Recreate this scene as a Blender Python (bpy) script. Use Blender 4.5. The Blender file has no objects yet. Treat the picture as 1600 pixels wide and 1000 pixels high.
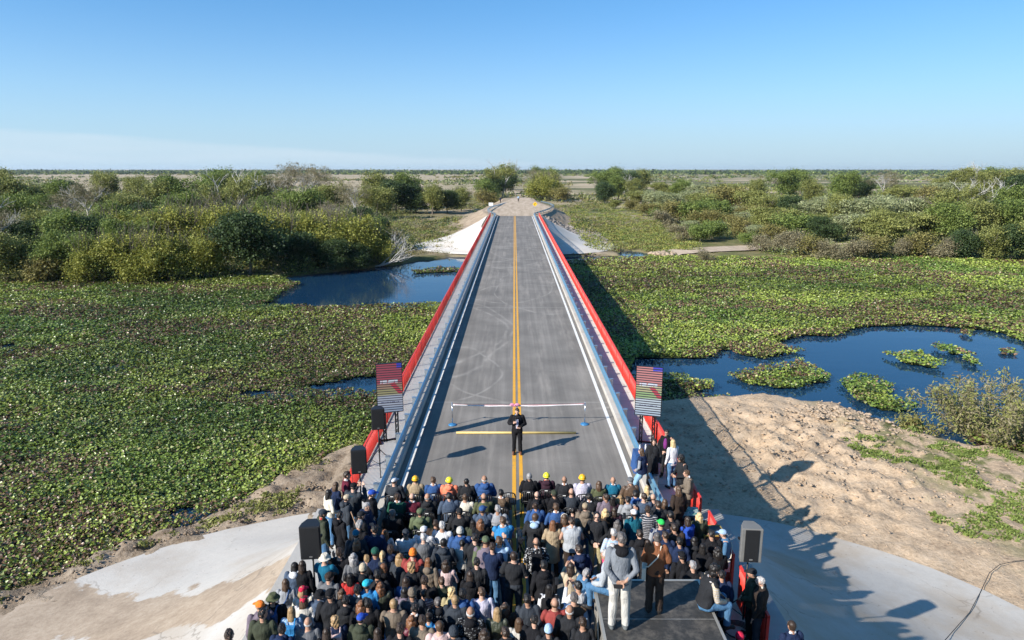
import bpy, math, random
import numpy as np
from mathutils import Vector, Matrix, Euler, noise

random.seed(7); RNG = np.random.default_rng(7)
PI = math.pi
R = math.radians
SC = bpy.context.scene
COL = SC.collection

# ------------------------------------------------------------------ camera
CAM_X, CAM_Z = -0.12, 10.0
PITCH, YAW = R(12.47), R(0.18)
FPX = 1067.0                                    # focal length in pixels of the 1600 px wide photograph
cam_d = bpy.data.cameras.new('camera'); cam = bpy.data.objects.new('camera', cam_d); COL.objects.link(cam)
cam_d.sensor_width = 36.0; cam_d.lens = 36.0 * FPX / 1600.0
cam_d.clip_start = 0.1; cam_d.clip_end = 60000.0
cam.location = (CAM_X, 0, CAM_Z); cam.rotation_euler = (PI/2 - PITCH, 0, YAW)
SC.camera = cam
CAM_M = Euler((PI/2 - PITCH, 0, YAW)).to_matrix()

# ------------------------------------------------------------------ sky and sun
SUN_EL = R(31.0); SUN_AZ = R(35.0)              # light travels towards +x, turned 35 degrees towards +y
world = bpy.data.worlds.new('World'); SC.world = world; world.use_nodes = True
nt = world.node_tree; nt.nodes.clear()
w_out = nt.nodes.new('ShaderNodeOutputWorld'); w_bg = nt.nodes.new('ShaderNodeBackground')
sky = nt.nodes.new('ShaderNodeTexSky'); sky.sky_type = 'NISHITA'; sky.sun_disc = False
sky.sun_elevation = SUN_EL; sky.sun_rotation = R(235.0)
sky.altitude = 60; sky.air_density = 1.0; sky.dust_density = 0.1; sky.ozone_density = 3.0
w_bg.inputs['Strength'].default_value = 0.085
# one thin bank of high cloud low in the north-west
tc = nt.nodes.new('ShaderNodeTexCoord'); sep = nt.nodes.new('ShaderNodeSeparateXYZ')
nt.links.new(tc.outputs['Generated'], sep.inputs[0])
def wm(op, a, b=None, c=None, clamp=False):
    n = nt.nodes.new('ShaderNodeMath'); n.operation = op; n.use_clamp = clamp
    for i, v in enumerate((a, b, c)):
        if v is None: continue
        if isinstance(v, (int, float)): n.inputs[i].default_value = v
        else: nt.links.new(v, n.inputs[i])
    return n.outputs[0]
az = wm('ARCTAN2', sep.outputs[0], sep.outputs[1])            # 0 straight ahead, negative to the left
el = wm('ARCSINE', sep.outputs[2])
mp = nt.nodes.new('ShaderNodeCombineXYZ')
nt.links.new(wm('MULTIPLY', az, 5.0), mp.inputs[0]); nt.links.new(wm('MULTIPLY', el, 55.0), mp.inputs[1])
cn = nt.nodes.new('ShaderNodeTexNoise'); cn.inputs['Scale'].default_value = 1.6; cn.inputs['Detail'].default_value = 6
nt.links.new(mp.outputs[0], cn.inputs['Vector'])
top = wm('ADD', wm('MULTIPLY', az, -0.055), 0.013)           # the bank thins out towards the right
d = wm('SUBTRACT', top, el)
d = wm('ADD', d, wm('MULTIPLY', wm('SUBTRACT', cn.outputs[0], 0.5), 0.012))
edge = wm('MULTIPLY', d, 160.0, clamp=True)
low = wm('MULTIPLY', wm('ADD', el, 0.004), 60.0, clamp=True)
cl = wm('MULTIPLY', wm('MULTIPLY', edge, low), wm('ADD', wm('MULTIPLY', cn.outputs[0], 0.7), 0.25), clamp=True)
cl = wm('MULTIPLY', cl, 0.50)
hs = nt.nodes.new('ShaderNodeHueSaturation'); hs.inputs['Saturation'].default_value = 1.22; nt.links.new(sky.outputs[0], hs.inputs['Color'])
air = nt.nodes.new('ShaderNodeValToRGB'); nt.links.new(wm('MULTIPLY', el, 1.0/R(40), clamp=True), air.inputs[0])
ae = air.color_ramp.elements; ae[0].position = 0.0; ae[0].color = (0.62, 0.69, 0.98, 1); ae[1].position = 0.6; ae[1].color = (1.12, 1.34, 1.30, 1)
m_ = ae.new(0.14); m_.color = (0.78, 0.92, 1.12, 1)
tn = nt.nodes.new('ShaderNodeMix'); tn.data_type = 'RGBA'; tn.blend_type = 'MULTIPLY'; tn.inputs[0].default_value = 1.0
nt.links.new(hs.outputs[0], tn.inputs[6]); nt.links.new(air.outputs[0], tn.inputs[7])
hzf = wm('SUBTRACT', 1.0, wm('MULTIPLY', el, 1.0/R(13), clamp=True)); hzf = wm('MULTIPLY', wm('POWER', hzf, 1.7), 0.80)
hm = nt.nodes.new('ShaderNodeMix'); hm.data_type = 'RGBA'; nt.links.new(hzf, hm.inputs[0]); nt.links.new(tn.outputs[2], hm.inputs[6]); hm.inputs[7].default_value = (3.35, 5.1, 6.6, 1)
side = wm('ADD', 1.0, wm('MULTIPLY', az, -0.13)); sv = nt.nodes.new('ShaderNodeVectorMath'); sv.operation = 'SCALE'; nt.links.new(hm.outputs[2], sv.inputs[0]); nt.links.new(side, sv.inputs['Scale'])
mx = nt.nodes.new('ShaderNodeMix'); mx.data_type = 'RGBA'
nt.links.new(cl, mx.inputs[0]); nt.links.new(sv.outputs[0], mx.inputs[6]); mx.inputs[7].default_value = (5.6, 6.3, 7.0, 1)
nt.links.new(mx.outputs[2], w_bg.inputs['Color']); nt.links.new(w_bg.outputs[0], w_out.inputs['Surface'])

sun_d = bpy.data.lights.new('sun', 'SUN'); sun = bpy.data.objects.new('sun', sun_d); COL.objects.link(sun)
sun_d.energy = 5.0; sun_d.angle = R(0.53); sun_d.color = (1.0, 0.94, 0.85)
sd_dir = Vector((math.cos(SUN_EL)*math.cos(SUN_AZ), math.cos(SUN_EL)*math.sin(SUN_AZ), -math.sin(SUN_EL)))
sun.rotation_euler = sd_dir.to_track_quat('-Z', 'Y').to_euler(); sun.location = (-60, -40, 80)

SC.view_settings.view_transform = 'Standard'; SC.view_settings.look = 'None'
SC.view_settings.gamma = 1.0; SC.view_settings.exposure = 0.70; SC.view_settings.use_curve_mapping = False
SC.cycles.max_bounces = 6; SC.cycles.diffuse_bounces = 3; SC.cycles.glossy_bounces = 3
SC.cycles.transmission_bounces = 3; SC.cycles.transparent_max_bounces = 6
SC.cycles.caustics_reflective = False; SC.cycles.caustics_refractive = False

# ------------------------------------------------------------------ helpers
def at(px, py, z):
    """Where the line of sight through a pixel of the photograph meets height z."""
    dv = CAM_M @ Vector(((px - 800.0)/FPX, (500.0 - py)/FPX, -1.0))
    t = (z - CAM_Z)/dv.z
    return Vector((CAM_X + dv.x*t, dv.y*t, z))
CMI = np.array(CAM_M.transposed())
def to_px(P):
    """Pixel of the photograph for an array of points."""
    q = (np.asarray(P, float) - np.array((CAM_X, 0, CAM_Z))) @ CMI.T
    w = np.maximum(-q[..., 2], 1e-6)
    return 800 + FPX*q[..., 0]/w, 500 - FPX*q[..., 1]/w
def in_poly(x, y, poly):
    x = np.asarray(x); y = np.asarray(y); inside = np.zeros(x.shape, bool)
    n = len(poly); j = n - 1
    for i in range(n):
        xi, yi = poly[i]; xj, yj = poly[j]
        c = ((yi > y) != (yj > y)) & (x < (xj - xi)*(y - yi)/((yj - yi) + 1e-12) + xi)
        inside ^= c; j = i
    return inside
def poly_dist(x, y, poly):
    best = np.full(np.shape(x), 1e9)
    n = len(poly)
    for i in range(n):
        ax, ay = poly[i]; bx, by = poly[(i+1) % n]
        dx, dy = bx-ax, by-ay
        t = np.clip(((x-ax)*dx + (y-ay)*dy)/(dx*dx+dy*dy+1e-12), 0, 1)
        best = np.minimum(best, np.hypot(x-ax-t*dx, y-ay-t*dy))
    return best
def smooth(t): t = np.clip(t, 0, 1); return t*t*(3-2*t)
_lat = RNG.random((256, 256))
def vnoise(x, y):
    """Cheap value noise, 0..1."""
    xi = np.floor(x).astype(int); yi = np.floor(y).astype(int); fx = smooth(x-xi); fy = smooth(y-yi)
    a = _lat[xi & 255, yi & 255]; b = _lat[(xi+1) & 255, yi & 255]; c = _lat[xi & 255, (yi+1) & 255]; e = _lat[(xi+1) & 255, (yi+1) & 255]
    return (a*(1-fx)+b*fx)*(1-fy) + (c*(1-fx)+e*fx)*fy
def fbm(x, y, o=4):
    s = 0; a = 0.5
    for k in range(o):
        s = s + a*vnoise(x*2**k + 17.3*k, y*2**k + 5.1*k); a *= 0.5
    return s/(1-0.5**o)

def np_mesh(name, V, F, colors=None, smooth_shade=False, midx=None):
    V = np.asarray(V, np.float32); me = bpy.data.meshes.new(name)
    F = [np.asarray(f, np.int32) for f in (F if isinstance(F, (list, tuple)) else [F]) if len(f)]
    me.vertices.add(len(V)); me.vertices.foreach_set('co', V.ravel())
    nl = sum(f.size for f in F); npoly = sum(len(f) for f in F)
    me.loops.add(nl); me.polygons.add(npoly)
    me.loops.foreach_set('vertex_index', np.concatenate([f.ravel() for f in F]))
    tot = np.concatenate([np.full(len(f), f.shape[1], np.int32) for f in F])
    st = np.concatenate(([0], np.cumsum(tot)[:-1])).astype(np.int32)
    me.polygons.foreach_set('loop_start', st)
    me.polygons.foreach_set('loop_total', tot)
    if smooth_shade: me.polygons.foreach_set('use_smooth', np.ones(npoly, bool))
    if midx is not None: me.polygons.foreach_set('material_index', np.asarray(midx, np.int32))
    if colors is not None:
        a = me.color_attributes.new('tint', 'FLOAT_COLOR', 'POINT')
        c = np.ones((len(V), 4), np.float32); c[:, :3] = colors
        a.data.foreach_set('color', c.ravel())
    me.update(calc_edges=True)
    return me
def link(name, me, mat=None, parent=None):
    o = bpy.data.objects.new(name, me); COL.objects.link(o)
    if mat is not None:
        for m in (mat if isinstance(mat, (list, tuple)) else [mat]): me.materials.append(m)
    if parent is not None: o.parent = parent
    return o
def tag(o, label=None, cat=None, group=None, kind=None):
    if label: o['label'] = label
    if cat: o['category'] = cat
    if group: o['group'] = group
    if kind: o['kind'] = kind
    return o
def empty(name, loc, rz=0.0):
    o = bpy.data.objects.new(name, None); COL.objects.link(o); o.location = loc; o.rotation_euler = (0, 0, rz)
    o.empty_display_size = 0.2
    return o
def copy_tree(o, parent=None):
    c = o.copy(); COL.objects.link(c)
    if parent is not None: c.parent = parent
    for ch in list(o.children): copy_tree(ch, c)
    return c

class MB:
    """Collects shapes and links them as one mesh object."""
    def __init__(s): s.v = []; s.f = []
    def add(s, vs, fs):
        b = len(s.v); s.v += [tuple(p) for p in vs]; s.f += [tuple(i+b for i in f) for f in fs]; return s
    def box(s, c, size, rot=None):
        hx, hy, hz = size[0]/2, size[1]/2, size[2]/2
        P = [Vector((sx*hx, sy*hy, sz*hz)) for sz in (-1, 1) for sy in (-1, 1) for sx in (-1, 1)]
        if rot is not None: P = [rot @ p for p in P]
        P = [p + Vector(c) for p in P]
        return s.add(P, [(0, 2, 3, 1), (4, 5, 7, 6), (0, 1, 5, 4), (2, 6, 7, 3), (0, 4, 6, 2), (1, 3, 7, 5)])
    def bar(s, p0, p1, w, h, up=(0, 0, 1)):
        p0 = Vector(p0); p1 = Vector(p1); d = (p1-p0); L = d.length; d.normalize()
        x = d.cross(Vector(up));
        if x.length < 1e-4: x = d.cross(Vector((0, 1, 0)))
        x.normalize(); z = x.cross(d)
        m = Matrix((x, d, z)).transposed()
        return s.box((p0+p1)/2, (w, L, h), m)
    def tube(s, pts, r, n=8, close=True):
        pts = [Vector(p) for p in pts]; rs = r if isinstance(r, (list, tuple)) else [r]*len(pts)
        base = len(s.v); up = None
        for i, p in enumerate(pts):
            t = (pts[min(i+1, len(pts)-1)] - pts[max(i-1, 0)]).normalized()
            if up is None:
                up = t.cross(Vector((0, 0, 1)))
                if up.length < 1e-3: up = Vector((1, 0, 0))
            up = (up - t*up.dot(t)).normalized(); w = t.cross(up)
            for k in range(n):
                a = 2*PI*k/n; s.v.append(tuple(p + (up*math.cos(a) + w*math.sin(a))*rs[i]))
        for i in range(len(pts)-1):
            for k in range(n):
                a = base+i*n+k; b = base+i*n+(k+1) % n
                s.f.append((a, b, b+n, a+n))
        if close:
            s.f.append(tuple(base+k for k in reversed(range(n)))); e = base+(len(pts)-1)*n
            s.f.append(tuple(e+k for k in range(n)))
        return s
    def lathe(s, prof, c=(0, 0, 0), n=24, cap=True):
        base = len(s.v)
        for r, z in prof:
            for k in range(n):
                a = 2*PI*k/n; s.v.append((c[0]+r*math.cos(a), c[1]+r*math.sin(a), c[2]+z))
        for i in range(len(prof)-1):
            for k in range(n):
                a = base+i*n+k; b = base+i*n+(k+1) % n
                s.f.append((a, b, b+n, a+n))
        if cap:
            s.f.append(tuple(base+k for k in reversed(range(n)))); e = base+(len(prof)-1)*n
            s.f.append(tuple(e+k for k in range(n)))
        return s
    def capsule(s, p0, r0, p1, r1, n=10, sx=1.0):
        p0 = Vector(p0); p1 = Vector(p1); d = p1-p0; L = max(d.length, 1e-5); d = d/L
        u = d.cross(Vector((0, 1, 0)))
        if u.length < 1e-3: u = d.cross(Vector((1, 0, 0)))
        u.normalize(); w = d.cross(u)
        rings = [(p0 + d*(-r0*math.sin(a)), r0*math.cos(a)) for a in (R(65), R(35), 0)] + \
                [(p1 + d*(r1*math.sin(a)), r1*math.cos(a)) for a in (0, R(35), R(65))]
        base = len(s.v)
        for c, r in rings:
            for k in range(n):
                a = 2*PI*k/n; s.v.append(tuple(c + u*(r*math.cos(a)*sx) + w*(r*math.sin(a))))
        for i in range(len(rings)-1):
            for k in range(n):
                a = base+i*n+k; b = base+i*n+(k+1) % n; s.f.append((a, b, b+n, a+n))
        s.v.append(tuple(p0-d*r0)); s.v.append(tuple(p1+d*r1)); i0 = len(s.v)-2; e = base+(len(rings)-1)*n
        for k in range(n):
            s.f.append((base+(k+1) % n, base+k, i0)); s.f.append((e+k, e+(k+1) % n, i0+1))
        return s
    def ell(s, c, r, n=14, m=9, rot=None):
        base = len(s.v); c = Vector(c)
        for i in range(1, m):
            th = PI*i/m
            for k in range(n):
                a = 2*PI*k/n
                p = Vector((r[0]*math.sin(th)*math.cos(a), r[1]*math.sin(th)*math.sin(a), r[2]*math.cos(th)))
                if rot is not None: p = rot @ p
                s.v.append(tuple(c+p))
        for q in (Vector((0, 0, r[2])), Vector((0, 0, -r[2]))):
            s.v.append(tuple(c + (rot @ q if rot is not None else q)))
        t, b = len(s.v)-2, len(s.v)-1
        for i in range(m-2):
            for k in range(n):
                a = base+i*n+k; e = base+i*n+(k+1) % n; s.f.append((a, a+n, e+n, e))
        for k in range(n):
            s.f.append((base+k, base+(k+1) % n, t)); q = base+(m-2)*n; s.f.append((q+(k+1) % n, q+k, b))
        return s
    def loft(s, rings, n=18):
        """rings: (centre, half width x, half depth y)"""
        base = len(s.v)
        for c, hx, hy in rings:
            for k in range(n):
                a = 2*PI*k/n; s.v.append((c[0]+hx*math.cos(a), c[1]+hy*math.sin(a), c[2]))
        for i in range(len(rings)-1):
            for k in range(n):
                a = base+i*n+k; b = base+i*n+(k+1) % n; s.f.append((a, b, b+n, a+n))
        c0 = rings[0][0]; c1 = rings[-1][0]
        s.v.append(tuple(c0)); s.v.append(tuple(c1)); i0 = len(s.v)-2; e = base+(len(rings)-1)*n
        for k in range(n):
            s.f.append((base+(k+1) % n, base+k, i0)); s.f.append((e+k, e+(k+1) % n, i0+1))
        return s
    def mesh(s, name, smooth_shade=False):
        me = bpy.data.meshes.new(name); me.from_pydata(s.v, [], s.f)
        if smooth_shade: me.polygons.foreach_set('use_smooth', np.ones(len(me.polygons), bool))
        me.update(); return me
    def build(s, name, mat=None, parent=None, smooth_shade=False, bevel=0.0):
        o = link(name, s.mesh(name, smooth_shade), mat, parent)
        if bevel:
            b = o.modifiers.new('bevel', 'BEVEL'); b.width = bevel; b.segments = 2; b.limit_method = 'ANGLE'
        return o

# ------------------------------------------------------------------ materials
class NT:
    def __init__(s, name):
        s.m = bpy.data.materials.new(name); s.m.use_nodes = True; s.t = s.m.node_tree
        s.b = s.t.nodes['Principled BSDF']
    def n(s, typ, **kw):
        x = s.t.nodes.new(typ)
        for k, v in kw.items(): setattr(x, k, v)
        return x
    def l(s, a, b): s.t.links.new(a, b)
    def val(s, inp, v):
        if isinstance(v, (int, float)): inp.default_value = v
        elif isinstance(v, (tuple, list)): inp.default_value = tuple(v) if len(v) != 3 or inp.type == 'VECTOR' else (*v, 1)
        else: s.l(v, inp)
    def math(s, op, a, b=0.0, c=None, clamp=False):
        x = s.n('ShaderNodeMath', operation=op, use_clamp=clamp); s.val(x.inputs[0], a); s.val(x.inputs[1], b)
        if c is not None: s.val(x.inputs[2], c)
        return x.outputs[0]
    def mix(s, f, a, b, blend='MIX'):
        x = s.n('ShaderNodeMix', data_type='RGBA', blend_type=blend); s.val(x.inputs[0], f); s.val(x.inputs[6], a); s.val(x.inputs[7], b)
        return x.outputs[2]
    def pos(s, scale=(1, 1, 1), obj=False):
        if obj: p = s.n('ShaderNodeTexCoord').outputs['Object']
        else: p = s.n('ShaderNodeNewGeometry').outputs['Position']
        m = s.n('ShaderNodeMapping'); s.l(p, m.inputs[0]); m.inputs['Scale'].default_value = scale
        return m.outputs[0]
    def noise(s, vec, scale, detail=4, rough=0.55, dist=0.0):
        x = s.n('ShaderNodeTexNoise'); s.l(vec, x.inputs['Vector']); x.inputs['Scale'].default_value = scale
        x.inputs['Detail'].default_value = detail; x.inputs['Roughness'].default_value = rough; x.inputs['Distortion'].default_value = dist
        return x.outputs[0]
    def ramp(s, f, stops):
        x = s.n('ShaderNodeValToRGB'); s.val(x.inputs[0], f); e = x.color_ramp.elements
        while len(e) < len(stops): e.new(0.5)
        for k, (p, c) in enumerate(stops): e[k].position = p; e[k].color = (*c, 1) if len(c) == 3 else c
        return x.outputs[0]
    def step(s, f, a, b):
        x = s.n('ShaderNodeMapRange', clamp=True); s.val(x.inputs[0], f); x.inputs[1].default_value = a; x.inputs[2].default_value = b
        return x.outputs[0]
    def bump(s, h, strength=0.3, dist=0.02):
        x = s.n('ShaderNodeBump'); x.inputs['Strength'].default_value = strength; x.inputs['Distance'].default_value = dist
        s.l(h, x.inputs['Height']); s.l(x.outputs[0], s.b.inputs['Normal'])
    def out(s, col, rough=0.8, spec=0.3, metal=0.0):
        s.val(s.b.inputs['Base Color'], col); s.val(s.b.inputs['Roughness'], rough)
        s.b.inputs['Specular IOR Level'].default_value = spec; s.b.inputs['Metallic'].default_value = metal
        return s.m
def simple(name, col, rough=0.7, spec=0.3, metal=0.0, var=0.12, scale=6.0, bump=0.0, bscale=40.0, obj=True):
    t = NT(name); p = t.pos(obj=obj)
    n = t.noise(p, scale, 5)
    c = t.mix(n, tuple(v*(1-var*1.6) for v in col), tuple(min(1, v*(1+var*1.6)) for v in col))
    if bump: t.bump(t.noise(p, bscale, 3), bump, 0.01)
    return t.out(c, rough, spec, metal)

def m_asphalt():
    t = NT('asphalt'); p = t.pos()
    fine = t.noise(p, 26, 6, 0.7); streak = t.noise(t.pos((2.2, 0.035, 1)), 1.6, 5, 0.6); blot = t.noise(p, 0.35, 5, 0.6)
    lane = t.noise(t.pos((0.9, 0.012, 1)), 1.3, 3)
    v = t.math('ADD', t.math('MULTIPLY', streak, 0.36), t.math('MULTIPLY', blot, 0.42))
    v = t.math('ADD', v, t.math('MULTIPLY', fine, 0.22))
    c = t.ramp(v, [(0.32, (0.108, 0.100, 0.092)), (0.5, (0.185, 0.170, 0.152)), (0.66, (0.275, 0.252, 0.226))])
    # dusty wheel tracks and the curved tyre marks of turning machines
    dust = t.step(t.noise(t.pos((0.55, 0.05, 1)), 2.0, 4, 0.65), 0.53, 0.72)
    c = t.mix(t.math('MULTIPLY', dust, 0.55), c, (0.36, 0.325, 0.285))
    sepx = t.n('ShaderNodeSeparateXYZ'); t.l(t.pos(), sepx.inputs[0]); X, Y = sepx.outputs[0], sepx.outputs[1]
    warp = t.math('MULTIPLY', t.math('SUBTRACT', t.noise(p, 0.13, 1), 0.5), 2.2)
    acc = None
    for cx, cy, rr, wd in ((-2.6, 82, 3.0, 0.16), (1.2, 86, 4.2, 0.16), (-1.0, 80, 4.4, 0.13), (-4.5, 42, 3.6, 0.15), (-5.6, 42, 5.1, 0.15), (-1.2, 62, 5.0, 0.10), (2.7, 57, 4.5, 0.11), (-3.2, 33, 2.2, 0.10), (1.5, 44, 7.5, 0.09)):
        dx = t.math('SUBTRACT', X, cx); dy = t.math('MULTIPLY', t.math('SUBTRACT', Y, cy), 0.45)
        r = t.math('SQRT', t.math('ADD', t.math('MULTIPLY', dx, dx), t.math('MULTIPLY', dy, dy)))
        e = t.math('ABSOLUTE', t.math('SUBTRACT', t.math('ADD', r, warp), rr))
        k = t.math('SUBTRACT', 1.0, t.math('DIVIDE', e, wd), clamp=True)
        acc = k if acc is None else t.math('MAXIMUM', acc, k)
    acc = t.math('MULTIPLY', acc, t.step(t.noise(p, 0.9, 4), 0.38, 0.62))
    c = t.mix(t.math('MULTIPLY', acc, 0.42), c, (0.42, 0.39, 0.35))
    # pale transverse scuffs and joints
    sc = t.step(t.noise(t.pos((0.35, 5.0, 1)), 1.1, 3, 0.7), 0.69, 0.78)
    c = t.mix(t.math('MULTIPLY', sc, 0.42), c, (0.40, 0.38, 0.35))
    jy = t.math('ABSOLUTE', t.math('SUBTRACT', t.math('FRACT', t.math('DIVIDE', t.math('ADD', Y, 3.0), 21.0)), 0.5))
    jj = t.math('SUBTRACT', 1.0, t.math('DIVIDE', jy, 0.006), clamp=True)
    c = t.mix(t.math('MULTIPLY', jj, 0.35), c, (0.36, 0.34, 0.31))
    t.bump(t.noise(p, 60, 3), 0.35, 0.01)
    return t.out(c, 0.88, 0.25)
def m_paint(name, col, worn=(0.16, 0.155, 0.15), amount=0.5):
    t = NT(name); p = t.pos()
    w = t.step(t.noise(p, 3.2, 7, 0.7), 0.5, 0.75)
    c = t.mix(t.noise(p, 0.8, 4), tuple(v*0.88 for v in col), tuple(min(1, v*1.08) for v in col))
    return t.out(t.mix(t.math('MULTIPLY', w, amount), c, worn), 0.6, 0.3)
def m_concrete(name, col, stain=(0.36, 0.29, 0.21), amt=0.5, sc=0.35, cracks=False, joint=0.0, wash=None):
    t = NT(name); p = t.pos()
    c = t.mix(t.noise(p, 5, 6, 0.65), tuple(v*0.86 for v in col), tuple(min(1, v*1.1) for v in col))
    s = t.step(t.noise(p, sc, 6, 0.62), 0.47, 0.66)
    c = t.mix(t.math('MULTIPLY', s, amt), c, stain)
    if wash:                                              # a tongue of dried mud washed over the slope
        (x0, y0), (x1, y1), half = wash; L = math.hypot(x1-x0, y1-y0); nx_, ny_ = -(y1-y0)/L, (x1-x0)/L
        sw = t.n('ShaderNodeSeparateXYZ'); t.l(p, sw.inputs[0])
        dd = t.math('ADD', t.math('MULTIPLY', t.math('SUBTRACT', sw.outputs[0], x0), nx_), t.math('MULTIPLY', t.math('SUBTRACT', sw.outputs[1], y0), ny_))
        dd = t.math('ADD', t.math('ABSOLUTE', dd), t.math('MULTIPLY', t.math('SUBTRACT', t.noise(p, 0.38, 6, 0.6), 0.5), 4.6))
        k = t.step(dd, half+0.05, half-0.10)
        g = t.math('ADD', t.math('MULTIPLY', t.noise(p, 6, 6, 0.7), 0.5), t.math('MULTIPLY', t.noise(p, 0.8, 4), 0.5))
        c = t.mix(t.math('MULTIPLY', k, 0.88), c, t.ramp(g, [(0.34, (0.22, 0.155, 0.10)), (0.52, (0.35, 0.265, 0.185)), (0.68, (0.46, 0.37, 0.275))]))
    if cracks:
        v = t.n('ShaderNodeTexVoronoi', feature='DISTANCE_TO_EDGE'); v.inputs['Scale'].default_value = 0.28
        wn = t.n('ShaderNodeTexNoise'); wn.inputs['Scale'].default_value = 0.9; wn.inputs['Detail'].default_value = 5; t.l(p, wn.inputs['Vector'])
        vm = t.n('ShaderNodeVectorMath', operation='MULTIPLY_ADD'); t.l(wn.outputs['Color'], vm.inputs[0]); vm.inputs[1].default_value = (1.8, 1.8, 0); t.l(p, vm.inputs[2])
        t.l(vm.outputs[0], v.inputs['Vector'])
        k = t.math('SUBTRACT', 1.0, t.math('DIVIDE', v.outputs['Distance'], 0.010), clamp=True)
        k = t.math('MULTIPLY', k, t.step(t.noise(p, 0.22, 2), 0.48, 0.6))
        c = t.mix(t.math('MULTIPLY', k, 0.6), c, (0.17, 0.14, 0.11))
        sp = t.step(t.noise(p, 9, 2, 0.5), 0.70, 0.74)
        c = t.mix(t.math('MULTIPLY', sp, 0.55), c, (0.16, 0.13, 0.10))
    if joint:
        sx = t.n('ShaderNodeSeparateXYZ'); t.l(p, sx.inputs[0])
        f = t.math('ABSOLUTE', t.math('SUBTRACT', t.math('FRACT', t.math('DIVIDE', sx.outputs[1], joint)), 0.5))
        k = t.math('SUBTRACT', 1.0, t.math('DIVIDE', f, 0.022/joint), clamp=True)
        c = t.mix(t.math('MULTIPLY', k, 0.8), c, (0.07, 0.065, 0.06))
    t.bump(t.noise(p, 14, 6, 0.65), 0.35, 0.02)
    return t.out(c, 0.85, 0.25)
def m_leaf(name, rough=0.45, trans=0.25, spec=0.4):
    t = NT(name); a = t.n('ShaderNodeVertexColor', layer_name='tint')
    t.out(a.outputs[0], rough, spec)
    if trans:
        tr = t.n('ShaderNodeBsdfTranslucent'); t.l(a.outputs[0], tr.inputs[0])
        mxs = t.n('ShaderNodeMixShader'); mxs.inputs[0].default_value = trans
        t.l(t.b.outputs[0], mxs.inputs[1]); t.l(tr.outputs[0], mxs.inputs[2])
        t.l(mxs.outputs[0], t.t.nodes['Material Output'].inputs['Surface'])
    return t.m

ASPHALT = m_asphalt()
YELLOW_PAINT = m_paint('yellow_paint', (0.72, 0.36, 0.035), (0.22, 0.17, 0.10), 0.55)
WHITE_PAINT = m_paint('white_paint', (0.74, 0.73, 0.70), (0.30, 0.29, 0.27), 0.5)
CONC_KERB = m_concrete('kerb_concrete', (0.50, 0.465, 0.41), (0.34, 0.29, 0.23), 0.5, 0.8)
CONC_WALK = m_concrete('walkway_concrete', (0.56, 0.54, 0.50), (0.40, 0.36, 0.30), 0.4, 0.6, joint=1.15)
CONC_APRON = m_concrete('apron_concrete', (0.47, 0.445, 0.405), (0.37, 0.285, 0.195), 0.9, 0.16, cracks=True)
CONC_STAIN = m_concrete('stained_apron_concrete', (0.50, 0.47, 0.425), (0.34, 0.26, 0.18), 0.6, 0.20, cracks=True, wash=((-14.6, 18.4), (-6.3, 16.2), 1.25))
CONC_PALE = m_concrete('pale_apron_concrete', (0.60, 0.56, 0.51), (0.45, 0.38, 0.30), 0.45, 0.2, cracks=True)
CONC_PLAIN = m_concrete('plain_concrete', (0.42, 0.40, 0.37), (0.30, 0.26, 0.2), 0.4, 0.5)
STEEL = simple('galvanised_steel', (0.50, 0.55, 0.58), 0.32, 0.5, 0.85, 0.08, 3.0)
SKY_TINT_STEEL = simple('sky_tinted_steel', (0.17, 0.36, 0.50), 0.36, 0.5, 0.55, 0.10, 2.0, obj=False)  # galvanised beam: the sky's blue reflection is put into the base colour
RED_PAINT = simple('red_paint', (0.70, 0.045, 0.030), 0.45, 0.4, 0.0, 0.06, 0.6, obj=False)
BLACK_PLASTIC = simple('black_plastic', (0.014, 0.014, 0.016), 0.42, 0.4, 0, 0.2, 8)
BLACK_METAL = simple('black_metal', (0.012, 0.012, 0.013), 0.4, 0.4, 0.3, 0.2, 8)
WHITE_PLASTIC = simple('white_plastic', (0.75, 0.75, 0.74), 0.5, 0.3, 0, 0.05, 8)

# ------------------------------------------------------------------ land form
WATER = -4.00
RIVER = [(-288.9, -8.9), (-66.7, 4.4), (-33.3, 11.7), (-17.4, 19.6), (-13.1, 24.4), (-11.0, 27.8), (-8.4, 32.2), (-4.4, 34.4), (4.4, 37.2), (11.1, 40.0), (15.6, 40.4), (18.9, 38.9), (20.7, 34.4), (25.0, 31.6), (33.3, 27.8), (66.7, 21.1), (288.9, 5.6), (288.9, 124.4), (81.1, 109.4), (44.4, 108.3), (30.0, 109.4), (22.6, 111.1), (22.4, 119.0), (17.4, 119.5), (16.8, 112.5), (11.1, 112.8), (0.0, 113.3), (-10.7, 111.1), (-14.4, 106.7), (-20.0, 99.4), (-31.1, 89.4), (-50.0, 86.7), (-83.3, 85.0), (-288.9, 91.1)]
def cone_t(x, y, yc, sign):
    """0 on the road bank's flat top, 1 at its toe; sign +1: the nose points to +y (near bank), -1: to -y (far bank)."""
    ax = np.maximum(np.abs(x) - 5.0, 0.0); v = sign*(y - yc)
    lo = np.zeros_like(ax) - 0.08; hi = np.ones_like(ax)*4.0
    for _ in range(22):
        m = 0.5*(lo+hi); a = 0.9 + 11.8*m; b = 7.5 + 6.0*m
        a = np.maximum(a, 0.05); b = np.maximum(b, 0.05)
        out = (ax/a)**2 + (np.maximum(v, 0)/b)**2 > 1
        lo = np.where(out, m, lo); hi = np.where(out, hi, m)
    return 0.5*(lo+hi)
BANK_H = 3.50
def prof(t):
    t = np.asarray(t, float); return 1 - (1 - np.clip(t, 0, 1))**2.1 + np.maximum(t-1, 0)*0.6
YN_C, YF_C = 12.0, 125.0                          # centres of the near and far bank noses
def far_top(y): return -3.5*smooth((y - 225)/130.0)
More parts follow.
